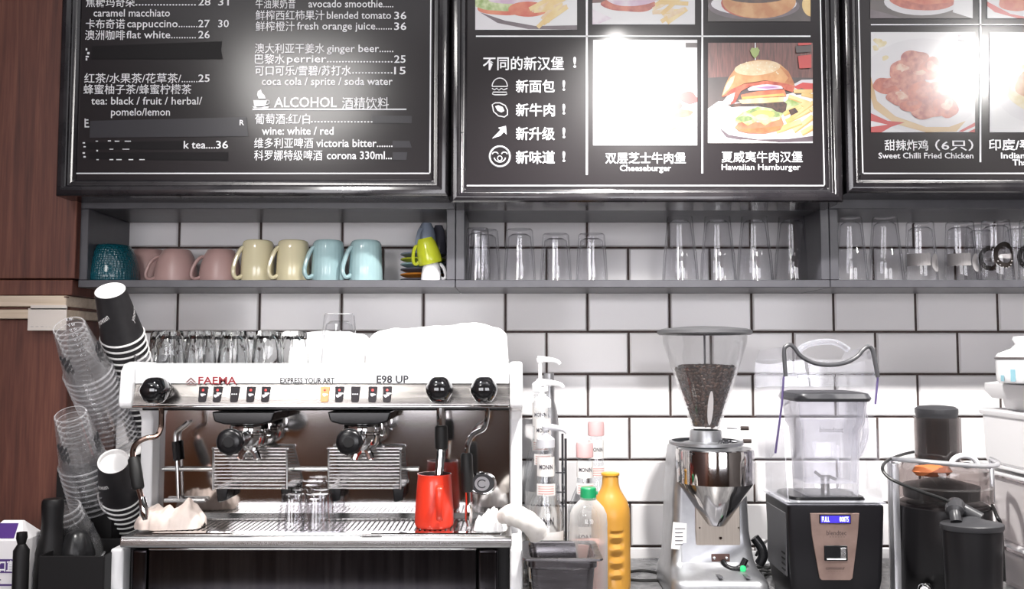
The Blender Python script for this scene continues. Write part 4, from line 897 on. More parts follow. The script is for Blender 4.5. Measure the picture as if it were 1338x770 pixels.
# paper cup modelled upside down: base at z=0, rim towards +z
CL, CB, CR = .112, .0295, .0425
def paper_cup(label, loc, rot, group, script=True):
    t = thing('paper_cup', label, 'paper cup', loc, rot, group)
    m = MB(); m.lathe([(CB*.90, .006), (CB*.93, .0005), (CB, 0), (CB+.0006, .004), (CB+(CR-CB)*.5, CL*.5), (CR, CL-.004), (CR-.0012, CL-.004), (CB, .014)], cup_black, seg=40); m.build('sleeve', t, local=True)
    m = MB(); m.lathe([(0, .0085), (CB*.86, .0085), (CB*.90, .0005), (CB*.985, -.0008), (CB*1.0, .0006), (CB*.93, .012), (0, .012)], cup_white, seg=40); m.build('base', t, local=True)
    m = MB(); m.lathe([(CR-.001, CL-.0042), (CR+.0016, CL-.004), (CR+.0026, CL-.0018), (CR+.0014, CL+.0002), (CR-.001, CL-.0005)], cup_white, seg=40); m.build('rim', t, local=True)
    if script:
        m = MB(); me, gx0, gx1 = glyph('ynowsen', .012)
        for ac in (.95, 3.05, 5.15):
            tb = bmesh.new(); tb.from_mesh(me); k_ = .040/(gx1-gx0)
            for v in tb.verts:
                px_ = (v.co.x-(gx0+gx1)/2)*k_; py_ = (v.co.y-.25)*.0165+(.006 if v.co.x < .3 else 0)*0
                px_ += py_*.35; ca, sa = math.cos(R(38)), math.sin(R(38)); qx, qy = -(px_*ca-py_*sa), -(px_*sa+py_*ca)
                z = CL*.47-qy*-1.0; z = CL*.47+qy; r = CB+(CR-CB)*z/CL+.0009; aa = ac+qx/r; v.co = Vector((r*math.cos(aa), r*math.sin(aa), z))
            m.merge(tb, cup_white)
        m.build('script_print', t, local=True, smooth=0, recalc=False)
    return t
def cup_stack(a, b, n, pitch, first, rest, group):
    """a: base of the outermost (upper) cup, b: a point further down the axis"""
    e = frame_from(a, b); d = (b-a).normalized()
    c0 = paper_cup(first, a, e, group); 
    for k_ in range(1, n):
        o = dup(c0, a+d*(pitch*k_), e, rest(k_), group)
    return d
ordw = ['', 'second', 'third', 'fourth', 'fifth', 'sixth', 'seventh', 'eighth', 'ninth', 'tenth', 'eleventh', 'twelfth', 'thirteenth', 'fourteenth', 'fifteenth', 'sixteenth', 'seventeenth', 'eighteenth', 'nineteenth', 'twentieth']
a1, b1_ = P(144, 380, .42), P(193, 560, .20)
cup_stack(a1, b1_, 19, .0152, 'top black paper cup of the tall leaning stack beside the espresso machine', lambda q: 'black paper cup, %s from the top of the tall leaning stack' % ordw[q], 'black paper cups in the tall stack')
a2, b2_ = P(148, 603, .42), P(174, 708, .20)
cup_stack(a2, b2_, 8, .0175, 'top black paper cup of the low front stack by the machine corner', lambda q: 'black paper cup, %s from the top of the low front stack' % ordw[q], 'black paper cups in the low stack')
a3, b3_ = P(173, 587, .275), P(192, 690, .18)
cup_stack(a3, b3_, 2, .0140, 'black paper cup with white base peeking out behind the low front stack', lambda q: 'black paper cup just under the one behind the low front stack', 'black paper cups in the hidden stack')
# clear plastic cups
PL, PB, PR = .118, .030, .0455
cup_edge = thin_glass('cup_edge', (.93, .93, .94), 1, .16, (.85, .85, .87), rough=.05); ink = mat('cup_ink', (.06, .06, .065), .5)
def clear_cup_proto(label, loc, rot, group, printed=True):
    t = thing('plastic_cup', label, 'plastic cup', loc, rot, group)
    m = MB(); m.lathe([(0, .004), (PB*.8, .004), (PB*.9, 0), (PB, .001), (PB+.001, .006), (PR-.001, PL-.012), (PR, PL-.010), (PR, PL-.003), (PR+.001, PL-.002)], clear_cup, seg=40); m.build('cup_body', t, local=True)
    m = MB(); m.lathe([(PR, PL-.002), (PR+.003, PL-.0028), (PR+.0038, PL-.001), (PR+.003, PL), (PR, PL)], cup_edge, seg=40); m.build('rim', t, local=True); m = MB(); m.lathe([(PB*.9, 0), (PB*1.0, .0006), (PB+.0006, .003)], cup_edge, seg=40); m.build('base_ring', t, local=True)
    if printed:
        m = MB()
        for ac in (.9, 3.0, 5.1):
            for q in range(7):
                aa = ac-.3+q*.1; z = PL*.5+.004*math.sin(q*2.1); r = PB+(PR-PB)*z/PL+.0008
                m.tube([(r*math.cos(aa), r*math.sin(aa), z-.006), (r*math.cos(aa+.05), r*math.sin(aa+.05), z+.005), (r*math.cos(aa+.08), r*math.sin(aa+.08), z-.005)], .0009, ink, 4)
        m.build('script_print', t, local=True, smooth=0)
    return t
def clear_stack(a, b, n, pitch, first, rest, group):
    e = frame_from(a, b); d = (b-a).normalized(); c0 = clear_cup_proto(first, a, e, group)
    for k_ in range(1, n):
        o = dup(c0, a+d*(pitch*k_), e, rest(k_), group)
        if k_ > 2:
            for ch in [q for q in bpy.data.objects if q.parent == o and q.name.startswith('script')]: bpy.data.objects.remove(ch)
clear_stack(P(90, 426, .46), P(152, 572, .26), 16, .0132, 'top clear plastic cup of the long leaning stack against the wood', lambda q: 'clear plastic cup, %s from the top of the long leaning stack' % ordw[q], 'clear plastic cups in the long stack')
clear_stack(P(92, 541, .44), P(122, 650, .34), 9, .0128, 'top clear plastic cup of the short front stack', lambda q: 'clear plastic cup, %s from the top of the short front stack' % ordw[q], 'clear plastic cups in the short stack')
clear_stack(P(84, 664, .43), P(112, 742, .36), 3, .0128, 'clear plastic cup lying lowest in the black bin', lambda q: 'clear plastic cup, %s of the few low in the black bin' % ordw[q], 'clear plastic cups low in the bin')
# black bins that hold the stacks
def bin_box(name, label, u0, u1, v0, s0, s1, wall=.004, slant=0):
    a, b = X(u0, s0, v0), X(u1, s0, v0); zt_ = Z(v0, s0); t = thing(name, label, 'cup holder', ((a+b)/2, -(s0+s1)/2, ZC))
    m = MB(); m.box((a, -s0, ZC), (b, -s0+wall, zt_), soft_black, .0015, 1); m.build('front_panel', t)
    m = MB(); m.box((a, -s1-wall, ZC), (b, -s1, zt_+slant), soft_black, .0015, 1); m.build('back_panel', t)
    for x in (a, b-wall): m = MB(); m.prism([(-s0+wall, ZC), (-s0+wall, zt_), (-s1-wall, zt_+slant), (-s1-wall, ZC)], x, x+wall, soft_black, axis='X'); m.build('side_panel', t)
    m = MB(); m.box((a+wall, -s0+wall, ZC), (b-wall, -s1-wall, ZC+wall), soft_black); m.build('floor_panel', t); return t
bin_box('cup_bin', 'tall black bin holding the leaning cup stacks', 104, 147, 656, .345, .10, slant=.05)
bin_box('cup_bin', 'wide low black bin at the front left of the counter', 50, 136, 727, .53, .37)
bin_box('cup_bin', 'small black cup holder around the short clear cup stack', 74, 112, 612, .335, .262)
# dark bottle and soft black bag in the low bin
m = MB(); c = P(66, 760, .46); zt_ = Z(652, .46); kk = M_PX(.46)
m.lathe([(0, ZC+.006), (19*kk, ZC+.007), (20*kk, ZC+.02), (19*kk, Z(722, .46)), (14*kk, Z(700, .46)), (12.5*kk, Z(684, .46)), (13.5*kk, Z(662, .46)), (13*kk, zt_-.004), (11*kk, zt_), (0, zt_+.002)], soft_black, loc=(c.x, -.46, 0), seg=28)
solo('dark_bottle', m, 'black squeeze bottle with blunt top standing in the low black bin', 'bottle', (c.x, -.46, ZC))
m = MB(); c = P(95, 760, .45)
pf = [(0, ZC+.006), (.032, ZC+.008), (.036, ZC+.05), (.032, Z(722, .45)), (.026, Z(708, .45)), (.018, Z(698, .45)), (.009, Z(694, .45)), (0, Z(693, .45))]
m.lathe(pf, noisy('bag_black', (.01, .01, .011), (.016, .016, .017), 30, .32, bump=.6), loc=(c.x+.004, -.445, 0), seg=40, fn=lambda a, k, z: 1+.10*math.sin(5*a+z*60)*math.sin(k*.9))
solo('black_bag', m, 'crumpled shiny black bag stuffed in the low black bin', 'bag', (c.x, -.445, ZC))
m = MB(); c = P(34, 760, .50); m.lathe([(0, ZC+.0003), (.014, ZC+.0003), (.014, Z(716, .5)), (.007, Z(708, .5)), (.010, Z(700, .5)), (.009, Z(693, .5)), (0, Z(692, .5))], soft_black, loc=(c.x+.0, -.52, 0), seg=24)
solo('pump_bottle', m, 'small black bottle with a rounded knob beside the white carton', 'bottle', (c.x, -.52, ZC))
# white milk carton with purple print
cs = .50; ca, cb = X(-26, cs, 720), X(30.5, cs, 720); zc1 = Z(707, cs); zc2 = Z(685, cs)
carton = mat('carton_white', (.78, .76, .77), .4); purple = mat('carton_purple', (.07, .03, .17), .4)
t = thing('milk_carton', 'white carton with purple print at the bottom left corner', 'carton', ((ca+cb)/2, -cs+.035, ZC))
m = MB(); m.box((ca, -cs, ZC), (cb, -cs+.075, zc1), carton, .0015, 1); m.build('carton_body', t)
m = MB(); ym = -cs+.0375
tri = [(cb, -cs), (cb, -cs+.075), (cb-.022, ym)]
V = lambda x, y, z: Vector((x, y, z))
A = [V(ca, -cs, zc1), V(cb, -cs, zc1), V(cb, -cs+.075, zc1), V(ca, -cs+.075, zc1)]; Rg = [V(ca+.022, ym-.003, zc2), V(cb-.022, ym-.003, zc2), V(cb-.022, ym+.003, zc2), V(ca+.022, ym+.003, zc2)]
for q in range(4): m.face([A[q], A[(q+1) % 4], Rg[(q+1) % 4], Rg[q]], carton)
m.face(Rg, carton); bm_ = m; m.build('carton_top', t, smooth=0)
m = MB(); sp = cs+.0008
def rr_(u0, u1, v0, v1, mm, l=0): m.box((X(u0, sp, 740), -sp-l-.0003, Z(v1, sp)), (X(u1, sp, 740), -sp-l, Z(v0, sp)), mm)
rr_(-24, 23, 731, 749, purple); rr_(-6, 2, 757, 759, mat('faded_ink', (.2, .2, .22), .6)); rr_(-20, 18, 763.5, 766, purple)
write(m, '宜友', -18, 1, 746.5, 15, sp+.0006, white_plastic, .02); write(m, '口直', -2, 19, 746, 15, sp+.0006, white_plastic, .03); m.build('purple_label', t, smooth=0)
m = MB(); f = lambda u, v: None
q0, q1 = V(ca+.004, -cs-.0006, zc1+.001), V(cb-.020, -cs-.0006, zc1+.001); up = (V(0, ym-.003, zc2)-V(0, -cs, zc1))
m.face([q0+up*.1, q1+up*.1, q1+up*.85-V(.006, 0, 0), q0+up*.85], purple); m.build('purple_flap', t, smooth=0)
# ================================================================== RIGHT: BOTTLES, PAN, GRINDER, BLENDER, JUICER, BOXES
bottle_glass = rim_glass('bottle_glass', (.96, .965, .97), (.66, .68, .70), .45)
paper_label = mat('paper_label', (.74, .72, .70), .5); navy = mat('label_ink', (.04, .035, .05), .5); pinkish = mat('label_pink', (.62, .36, .33), .5); gold = mat('label_gold', (.45, .27, .10), .4)
syrup = thin_glass('syrup_tint', (.9, .85, .78), .3)
pump_white = mat('pump_white', (.84, .84, .85), .3); pump_grey = mat('pump_grey', (.50, .50, .53), .35)
def curved(mb, c, r, z0, z1, a0, a1, m, n=12):
    for j in range(n):
        q0, q1 = a0+(a1-a0)*j/n, a0+(a1-a0)*(j+1)/n
        f = lambda a, z: Vector((c.x+r*math.sin(a), c.y-r*math.cos(a), z)); mb.face([f(q0, z0), f(q1, z0), f(q1, z1), f(q0, z1)], m)
def curved_text(mb, body, c, rfun, zc, em, width, m, off=.02, a0=0):
    me, x0, x1 = glyph(body, off); t = bmesh.new(); t.from_mesh(me); sx = width/(x1-x0)
    for v in t.verts:
        X_ = (v.co.x-(x0+x1)/2)*sx; z = zc+(v.co.y-.35)*em; r = rfun; v.co = Vector((c.x+r*math.sin(a0+X_/r), c.y-r*math.cos(a0+X_/r), z))
    mb.merge(t, m)
def syrup_bottle(u, s, vneck, label, pump=None, vpump=None, spout=0.0, cap=None, col=pump_white):
    """tall glass syrup bottle; vneck: pixel row of the neck's top"""
    c = Vector((X(u, s, 600), -s, ZC)); H = Z(vneck, s)-ZC; t = thing('syrup_bottle', label, 'syrup bottle', c, group='syrup bottles beside the espresso machine')
    r = .038; zs = H*.60
    m = MB(); m.lathe([(0, .004), (r-.006, .001), (r, .006), (r, zs*.86), (r*.93, zs*.97), (r*.70, zs*1.10), (r*.47, zs*1.22), (r*.42, H*.86), (r*.40, H-.012), (r*.46, H-.011), (r*.46, H-.001), (r*.40, H), (r*.34, H), (r*.34, H-.02), (r*.40, zs*1.2), (r*.9, zs*.9), (r*.92, .012), (0, .010)], bottle_glass, seg=36); m.build('glass_body', t, local=True)
    m = MB(); m.lathe([(0, .0105), (r*.90, .0125), (r*.90, zs*.45), (0, zs*.45)], syrup, seg=30); m.build('syrup_fill', t, local=True)
    o = Vector((0, 0, 0)); m = MB(); curved(m, o, r*.475, H*.80, H*.93, -1.5, 1.5, paper_label); curved_text(m, 'MONIN', o, r*.475+.0006, H*.865, .013, .030, navy); m.build('neck_label', t, local=True, smooth=60)
    m = MB(); curved(m, o, r*.63, zs*1.06+.012, zs*1.06+.036, -.9, .9, paper_label); 
    for q in range(4): curved(m, o, r*.63+.0005, zs*1.06+.015+q*.005, zs*1.06+.017+q*.005, -.7, .7, pinkish)
    m.bm.transform(Matrix.Translation((0, 0, .0))); m.build('shoulder_label', t, local=True, smooth=60)
    m = MB(); curved(m, o, r+.0006, zs*.18, zs*.74, -1.15, 1.15, paper_label); curved(m, o, r+.0011, zs*.22, zs*.46, -1.0, 1.0, gold); curved(m, o, r+.0016, zs*.24, zs*.36, -.2, .9, navy); curved_text(m, 'MONIN', o, r+.0014, zs*.60, .022, .048, navy); m.build('front_label', t, local=True, smooth=60)
    if pump:
        hp = Z(vpump, s)-ZC; m = MB()
        m.lathe([(0, H-.002), (r*.50, H-.002), (r*.50, H+.014), (r*.40, H+.018), (r*.24, H+.022), (r*.22, H+.026), (.0042, H+.026), (.0042, hp-.012), (.007, hp-.012), (.0085, hp-.004), (.006, hp), (0, hp)], col, seg=24)
        pb = m.build('pump', t, local=True)
        L_ = .046; a = spout; dx, dy = math.cos(a), math.sin(a); m = MB()
        m.tube(spline([(-dx*.006, -dy*.006, hp-.005), (dx*.010, dy*.010, hp-.005), (dx*.028, dy*.028, hp-.007), (dx*.040, dy*.040, hp-.010), (dx*L_, dy*L_, hp-.016)], 4), [.0075, .0078, .0075, .007, .0068, .0066, .0064, .006, .0058, .0055, .0052, .005, .0048, .0045, .0042, .004, .0038][:17], col, 12, flat=.75); m.build('pump_spout', pb, local=True)
    if cap:
        m = MB(); m.lathe([(0, H+.020), (r*.46, H+.019), (r*.50, H+.014), (r*.50, H-.012), (r*.46, H-.013)], cap, seg=24); m.build('screw_cap', t, local=True)
    return t
syrup_bottle(713, .345, 583, 'clear syrup bottle with grey pump, frontmost beside the espresso machine', True, 555, R(-20), col=pump_grey)
syrup_bottle(709, .235, 531, 'clear syrup bottle with white pump just behind the grey pumped one', True, 497, R(-6))
syrup_bottle(706, .130, 510, 'syrup bottle with the highest white pump against the tiles', True, 467, R(-5))
syrup_bottle(764, .235, 590, 'clear syrup bottle without pump behind the green capped bottle', cap=mat('cap_rose', (.6, .36, .36), .4))
syrup_bottle(779, .140, 562, 'syrup bottle with pale rose cap at the back by the tiles', cap=mat('cap_rose', (.6, .36, .36), .4))
# small grey canister behind the pumps
m = MB(); c = Vector((X(717, .06, 500), -.062, ZC)); hh = Z(488, .06)-ZC
m.lathe([(0, 0), (.022, 0), (.024, .004), (.024, hh*.72), (.020, hh*.80), (.014, hh*.85), (.0135, hh*.93), (.0155, hh*.93), (.0155, hh*.945), (.0125, hh*.95), (.0125, hh), (0, hh)], noisy('pewter', (.30, .30, .31), (.38, .38, .39), 20, .35, metal=.8), loc=c, seg=32)
solo('metal_flask', m, 'slim grey metal flask standing at the tiles behind the pumps', 'flask', c)
# wire rack
wire = mat('dark_wire', (.10, .10, .11), .35, .9); t = thing('wire_rack', 'thin dark wire rack between the syrup bottles and the juice bottle', 'rack', (X(737, .27, 640), -.24, ZC))
x_, z_ = X(739, .30, 640), Z(573, .30)
for yy in (-.305, -.19):
    m = MB(); m.tube([(x_, yy, ZC+.0005), (x_, yy, z_)], .0026, wire, 8); m.build('post', t)
for v in (617.5, 643, 661, 704):
    zz = Z(v, .30); m = MB(); m.tube([(x_, -.305, zz), (x_, -.19, zz)], .0018, wire, 6); m.build('side_bar', t)
    m = MB(); m.tube([(x_+.0001, -.305, zz), (x_-.022, -.305, zz)], .0016, wire, 6); m.build('hook', t)
# squeeze bottle with green cap
s_ = .43; kk = M_PX(s_); c = Vector((X(769, s_, 700), -s_, ZC)); z0 = lambda v: Z(v, s_)-ZC
t = thing('juice_bottle', 'half empty pink juice bottle with a green flip cap', 'bottle', c); r = 24.5*kk; milky = thin_glass('milky_plastic', (.80, .80, .80), .7, .34, (.74, .73, .71))
m = MB(); m.lathe([(0, .001), (r*.9, .001), (r, .008), (r, z0(700)), (r*.985, z0(692)), (r, z0(685)), (r*.96, z0(672)), (r*.80, z0(663)), (r*.55, z0(656)), (r*.42, z0(653)), (r*.42, z0(650)), (0, z0(650))], milky, seg=36); m.build('bottle_body', t, local=True)
m = MB(); m.lathe([(0, .004), (r*.93, .005), (r*.95, .012), (r*.95, z0(708)), (0, z0(708))], mat('pink_juice', (.66, .36, .31), .4), seg=36); m.build('pink_juice', t, local=True)
green = mat('green_cap', (.01, .27, .10), .35); m = MB(); rc = 10.2*kk
m.lathe([(0, z0(652)), (rc, z0(652.5)), (rc, z0(645)), (rc*.99, z0(644.4)), (rc, z0(643.8)), (rc*.98, z0(638)), (rc*.9, z0(637)), (0, z0(637))], green, seg=32, fn=lambda a, k, z: 1+.012*math.cos(16*a)); m.box((rc*.6, -.006, z0(646)), (rc*1.18, .006, z0(642)), green, .001); m.build('flip_cap', t, local=True)
# yellow bottle
s_ = .33; kk = M_PX(s_); c = Vector((X(798, s_, 700), -s_, ZC)); t = thing('yellow_bottle', 'yellow plastic bottle with a finger grip down its front', 'bottle', c); yel = mat('yellow_plastic', (.50, .25, .04), .32); r = 25*kk
m = MB(); N_ = 64
prof = [(0, .001), (r*.85, .001), (r*.97, .008), (r, .02)] + [(r, z0(v)) for v in range(752, 672, -3)] + [(r*.97, z0(664)), (r*.85, z0(654)), (r*.66, z0(646)), (r*.50, z0(639)), (r*.43, z0(632)), (r*.42, z0(622)), (r*.46, z0(621)), (r*.46, z0(618.5)), (r*.40, z0(618)), (0, z0(618))]
def grip(a, k, z):
    d = (a-(-PI/2+.22)+PI) % (2*PI)-PI
    v1, v0 = Z(755, s_)-ZC, Z(690, s_)-ZC
    if v1 < z < v0 and abs(d) < .42:
        w_ = math.cos(d/.42*PI/2)**.5; return 1-.17*w_*(.5+.5*math.cos((z-v1)/(v0-v1)*2*PI*4))
    return 1
m.lathe(prof, yel, seg=120, fn=grip); m.build('bottle_body', t, local=True)
m = MB(); m.lathe([(r*.455, z0(621)), (r*.47, z0(620.5)), (r*.47, z0(618.2)), (r*.40, z0(617.6)), (0, z0(617.8))], mat('yellow_cap', (.62, .32, .03), .3), seg=40); m.build('cap', t, local=True)
# steel pan
s0, s1 = .60, .44; zt_ = Z(731, s0); ua, ub = X(683, s0, 731), X(789, s0, 731); t = thing('steel_pan', 'deep stainless steel pan in front of the syrup bottles', 'pan', ((ua+ub)/2, -.52, ZC))
pan = noisy('pan_steel', (.17, .16, .17), (.24, .23, .245), 12, .22, (1, 1, 8), metal=1, r2=.32)
def rrect(x0, x1, y0, y1, r, n=5):
    out = []
    for cx, cy, a0 in ((x1-r, y1-r, 0), (x0+r, y1-r, 90), (x0+r, y0+r, 180), (x1-r, y0+r, 270)):
        for k_ in range(n+1): a = R(a0+90*k_/n); out.append((cx+r*math.cos(a), cy+r*math.sin(a)))
    return out
def loft(mb, rings, m, cap0=False, cap1=False):
    V = [[mb.bm.verts.new(p) for p in rg] for rg in rings]; i = mb.idx(m); n = len(V[0])
    for A, B in zip(V, V[1:]):
        for j in range(n): f = mb.bm.faces.new([A[j], A[(j+1) % n], B[(j+1) % n], B[j]]); f.material_index = i
    if cap0: f = mb.bm.faces.new(V[0][::-1]); f.material_index = i
    if cap1: f = mb.bm.faces.new(V[-1]); f.material_index = i
def ring(x0, x1, y0, y1, r, z): return [(x, y, z) for x, y in rrect(x0, x1, y0, y1, r)]
m = MB(); e = .014
loft(m, [ring(ua+e*1.9, ub-e*1.9, -s0+e*1.9, -s1-e*1.9, .012, ZC+.001), ring(ua+e*1.6, ub-e*1.6, -s0+e*1.6, -s1-e*1.6, .014, ZC+.006), ring(ua+e, ub-e, -s0+e, -s1-e, .016, zt_-.022), ring(ua+e*.7, ub-e*.7, -s0+e*.7, -s1-e*.7, .017, zt_-.018), ring(ua+e*.7, ub-e*.7, -s0+e*.7, -s1-e*.7, .017, zt_-.0035)], pan, True); m.build('pan_body', t)
m = MB(); loft(m, [ring(ua+e*.7, ub-e*.7, -s0+e*.7, -s1-e*.7, .017, zt_-.0035), ring(ua+.001, ub-.001, -s0+.001, -s1-.001, .010, zt_-.004), ring(ua, ub, -s0, -s1, .010, zt_-.002), ring(ua+.001, ub-.001, -s0+.001, -s1-.001, .010, zt_), ring(ua+e*.85, ub-e*.85, -s0+e*.85, -s1-e*.85, .017, zt_-.0005), ring(ua+e, ub-e, -s0+e, -s1-e, .016, zt_-.004), ring(ua+e*1.15, ub-e*1.15, -s0+e*1.15, -s1-e*1.15, .016, zt_-.022), ring(ua+e*2, ub-e*2, -s0+e*2, -s1-e*2, .012, ZC+.004)], pan, False, True); m.build('rim', t)
# rolled towel hanging over the machine's corner onto the pan
pts = [P(655, 676, .505), P(664, 673, .53), P(676, 675, .545), P(688, 681, .55), P(698, 690, .545), P(704, 699, .535)]
m = MB(); q = spline(pts, 6); m.tube(q, [.012+.008*min(1, k_/8)+.0005*math.sin(k_*1.1) for k_ in range(len(q))], noisy('towel_cream', (.72, .69, .64), (.8, .77, .73), 60, .95, bump=.4), 18, flat=.8)
solo('rolled_towel', m, 'rolled cream towel drooping from the tray corner over the steel pan', 'towel', tuple(P(680, 690, .54)))
# ---------------- coffee grinder
s_ = .30; kk = M_PX(s_); gx = X(923, s_, 600); g = Vector((gx, -s_, ZC)); z0 = lambda v: Z(v, s_)-ZC
t = thing('coffee_grinder', 'silver coffee grinder with a clear hopper of roasted beans', 'coffee grinder', g)
alu = noisy('cast_silver', (.33, .335, .35), (.38, .385, .40), 40, .34, metal=.8); hop = thin_glass('hopper_plastic', (.97, .97, .97), 1, .03, (.9, .9, .92))
# body: tapering housing, wider at the foot
def shell(rows, mm, name, par, cap0=True, cap1=True, smooth=50):
    mb = MB(); loft(mb, [[(x, y, z) for x, y in rrect(x0, x1, y0, y1, r, 6)] for x0, x1, y0, y1, r, z in rows], mm, cap0, cap1); return mb.build(name, par, local=True, smooth=smooth)
w_ = lambda u: (u-923)*kk
fy = lambda d: -d                                   # towards the camera
shell([(w_(866), w_(986), -.115, .11, .03, .001), (w_(865), w_(988), -.118, .112, .032, .006), (w_(866), w_(986), -.112, .11, .032, z0(748)), (w_(868), w_(982), -.10, .108, .03, z0(742)), (w_(870), w_(979), -.072, .105, .026, z0(736)), (w_(872), w_(977), -.052, .104, .022, z0(728)), (w_(874), w_(972), -.045, .10, .02, z0(690)), (w_(876), w_(970), -.045, .10, .02, z0(640)), (w_(879), w_(967), -.045, .098, .02, z0(600)), (w_(881), w_(964), -.04, .095, .02, z0(586)), (w_(884), w_(960), -.032, .09, .02, z0(583))], alu, 'housing', t)
m = MB(); dx = 2*kk
m.prism([(w_(902), z0(741)), (w_(958), z0(741)), (w_(958), z0(640)), (w_(902), z0(640))], -.0480, -.040, noisy('brushed_plate', (.50, .44, .38), (.56, .50, .44), 8, .3, (60, 2, 2), metal=.9), .001, 1)
pl = m.build('front_plate', t, local=True)
for (u, v, r) in ((907, 684, .0022), (956, 684, .0022), (933, 697, .0042)):
    m = MB(); m.lathe([(0, .002), (r*.7, .002), (r, .0), (r, -.001)], chrome, loc=(w_(u), -.0482, z0(v)), seg=16, M=Matrix.Rotation(PI/2, 4, 'X')); m.build('screw', pl, local=True)
# chrome dosing drum and cone
m = MB(); m.lathe([(w_(972)-.006, z0(583)), (w_(972)-.001, z0(584)), (w_(972), z0(588)), (w_(972), z0(626)), (w_(970), z0(629))], mirror_steel, loc=(w_(933)*.6, -.035, 0), seg=56)
m.lathe([(w_(970), z0(629)), (w_(935)+.003, z0(680)), (w_(935), z0(682)), (0, z0(682))], mirror_steel, loc=(w_(933)*.6, -.035, 0), seg=56); m.lathe([(0, z0(583)), (w_(972)-.006, z0(583))], alu, loc=(w_(933)*.6, -.035, 0), seg=56); m.build('dosing_cone', t, local=True, smooth=30)
m = MB(); c_ = (w_(889), -.034, z0(598)); m.lathe([(0, .006), (.009, .006), (.010, .004), (.010, .002), (.0135, .002), (.0145, 0), (.0145, -.004)], alu, loc=(w_(887), -.043, z0(604)), seg=28, M=Matrix.Rotation(PI/2, 4, 'X')); m.build('side_knob', t, local=True)
m = MB(); m.prism([(w_(871), z0(711)), (w_(890), z0(713)), (w_(891), z0(679)), (w_(874), z0(677))], -.0475, -.046, paper_label)
for q in range(5): m.box((w_(876), -.0479, z0(686+q*5)), (w_(886 if q else 889), -.0474, z0(685+q*5-.0)), navy)
m.build('rating_label', t, local=True, smooth=0)
# switch and lever, fork
m = MB(); m.box((w_(921), -.052, z0(727)), (w_(944), -.0478, z0(717)), mat('switch_brown', (.12, .07, .06), .3, .6), .001); 
for u in (924.5, 940): m.lathe([(0, .003), (.003, .002), (.004, 0)], chrome, loc=(w_(u), -.052, z0(722)), seg=14, M=Matrix.Rotation(PI/2, 4, 'X'))
m.build('switch_plate', t, local=True)
m = MB(); m.tube(spline([(w_(934), -.054, z0(724)), (w_(938), -.060, z0(731)), (w_(946), -.066, z0(734)), (w_(955), -.066, z0(732)), (w_(962), -.062, z0(722))], 5), [.003]+[.0052]*12+[.0066]*8, black_plastic, 12); lv = m.build('dose_lever', t, local=True)
m = MB(); m.lathe([(0, .004), (.005, .003), (.007, 0)], mat('green_lamp', (.02, .4, .12), .3, emit=(.05, .9, .3), es=.6), loc=(w_(957), -.071, z0(733)), seg=18, M=Matrix.Rotation(PI/2, 4, 'X')); m.build('green_light', lv, local=True)
m = MB(); m.lathe([(0, .005), (.009, .0045), (.0115, .002), (.0115, 0)], mat('red_badge', (.10, .01, .015), .25, coat=.4), loc=(w_(948), -.1165, z0(768)), seg=28, M=Matrix.Rotation(PI/2, 4, 'X'), sx=1.3); m.build('red_badge', t, local=True)
for u in (922, 955):
    m = MB(); m.prism([(w_(u)-.005, -.052), (w_(u)+.003, -.052), (w_(u)+.010, -.104), (w_(u)+.002, -.104)], z0(740), z0(738), mat('slot_grey', (.2, .2, .21), .4, .7), axis='Z'); m.build('tray_bar', t, local=True)
m = MB(); m.tube(spline([(w_(980), -.02, z0(700)), (w_(988), -.024, z0(712)), (w_(990), -.024, z0(724)), (w_(986), -.02, z0(734))], 5), .010, black_plastic, 12); m.build('power_inlet', t, local=True)
# collar
cx_ = w_(920); m = MB(); m.lathe([(w_(950)-.002, z0(583)), (w_(952), z0(581)), (w_(952), z0(577)), (w_(944), z0(575)), (w_(943), z0(563)), (w_(943)-.001, z0(561)), (w_(939), z0(561))], alu, loc=(cx_, -.02, 0), seg=44); m.lathe([(w_(966), z0(580)), (w_(970), z0(579)), (w_(970), z0(575.5)), (w_(966), z0(574.5))], alu, loc=(cx_*1.0, -.02, 0), seg=44); m.build('adjusting_collar', t, local=True)
for v, u0, u1 in ((557.5, 944, 971), (574, 946, 974)):
    m = MB(); m.tube([(w_(u0), -.04, z0(v)), (w_(u1-8), -.045, z0(v))], .0016, chrome, 8); m.tube([(w_(u1-10), -.045, z0(v)), (w_(u1), -.046, z0(v))], [.0042, .0042], mat('dark_brown_tip', (.03, .018, .014), .35), 12); m.build('locking_pin', t, local=True)
m = MB(); m.tube([(w_(930)+.028*q/22+.004*math.cos(q*1.9), -.064+.004*math.sin(q*1.9), z0(574)+.004*math.cos(q*2.3)) for q in range(23)], .0011, mat('dark_wire', (.1, .1, .11), .35, .9), 5); m.build('spring', t, local=True)
# hopper
m = MB(); zh0, zh1, zh2 = z0(560), z0(449), z0(437)
m.lathe([(w_(938), zh0), (w_(942), zh0+.006), (w_(976), zh1), (w_(977), zh2), (w_(977)-.0025, zh2), (w_(976)-.0025, zh1), (w_(942)-.003, zh0+.006)], hop, loc=(cx_, -.02, 0), seg=56); m.build('hopper', t, local=True, smooth=20)
m = MB(); m.lathe([(0, z0(426.5)), (w_(950), z0(427.5)), (w_(976), z0(430)), (w_(983), z0(432)), (w_(983.5), z0(436)), (w_(981), z0(438)), (w_(977), z0(438)), (w_(976), z0(436)), (0, z0(436))], mat('lid_grey', (.10, .10, .105), .4), loc=(cx_, -.02, 0), seg=56); m.build('hopper_lid', t, local=True)
m = MB(); m.tube([(cx_, -.02, z0(437)), (cx_, -.02, z0(500))], .0022, wire, 8); m.build('hopper_rod', t, local=True)
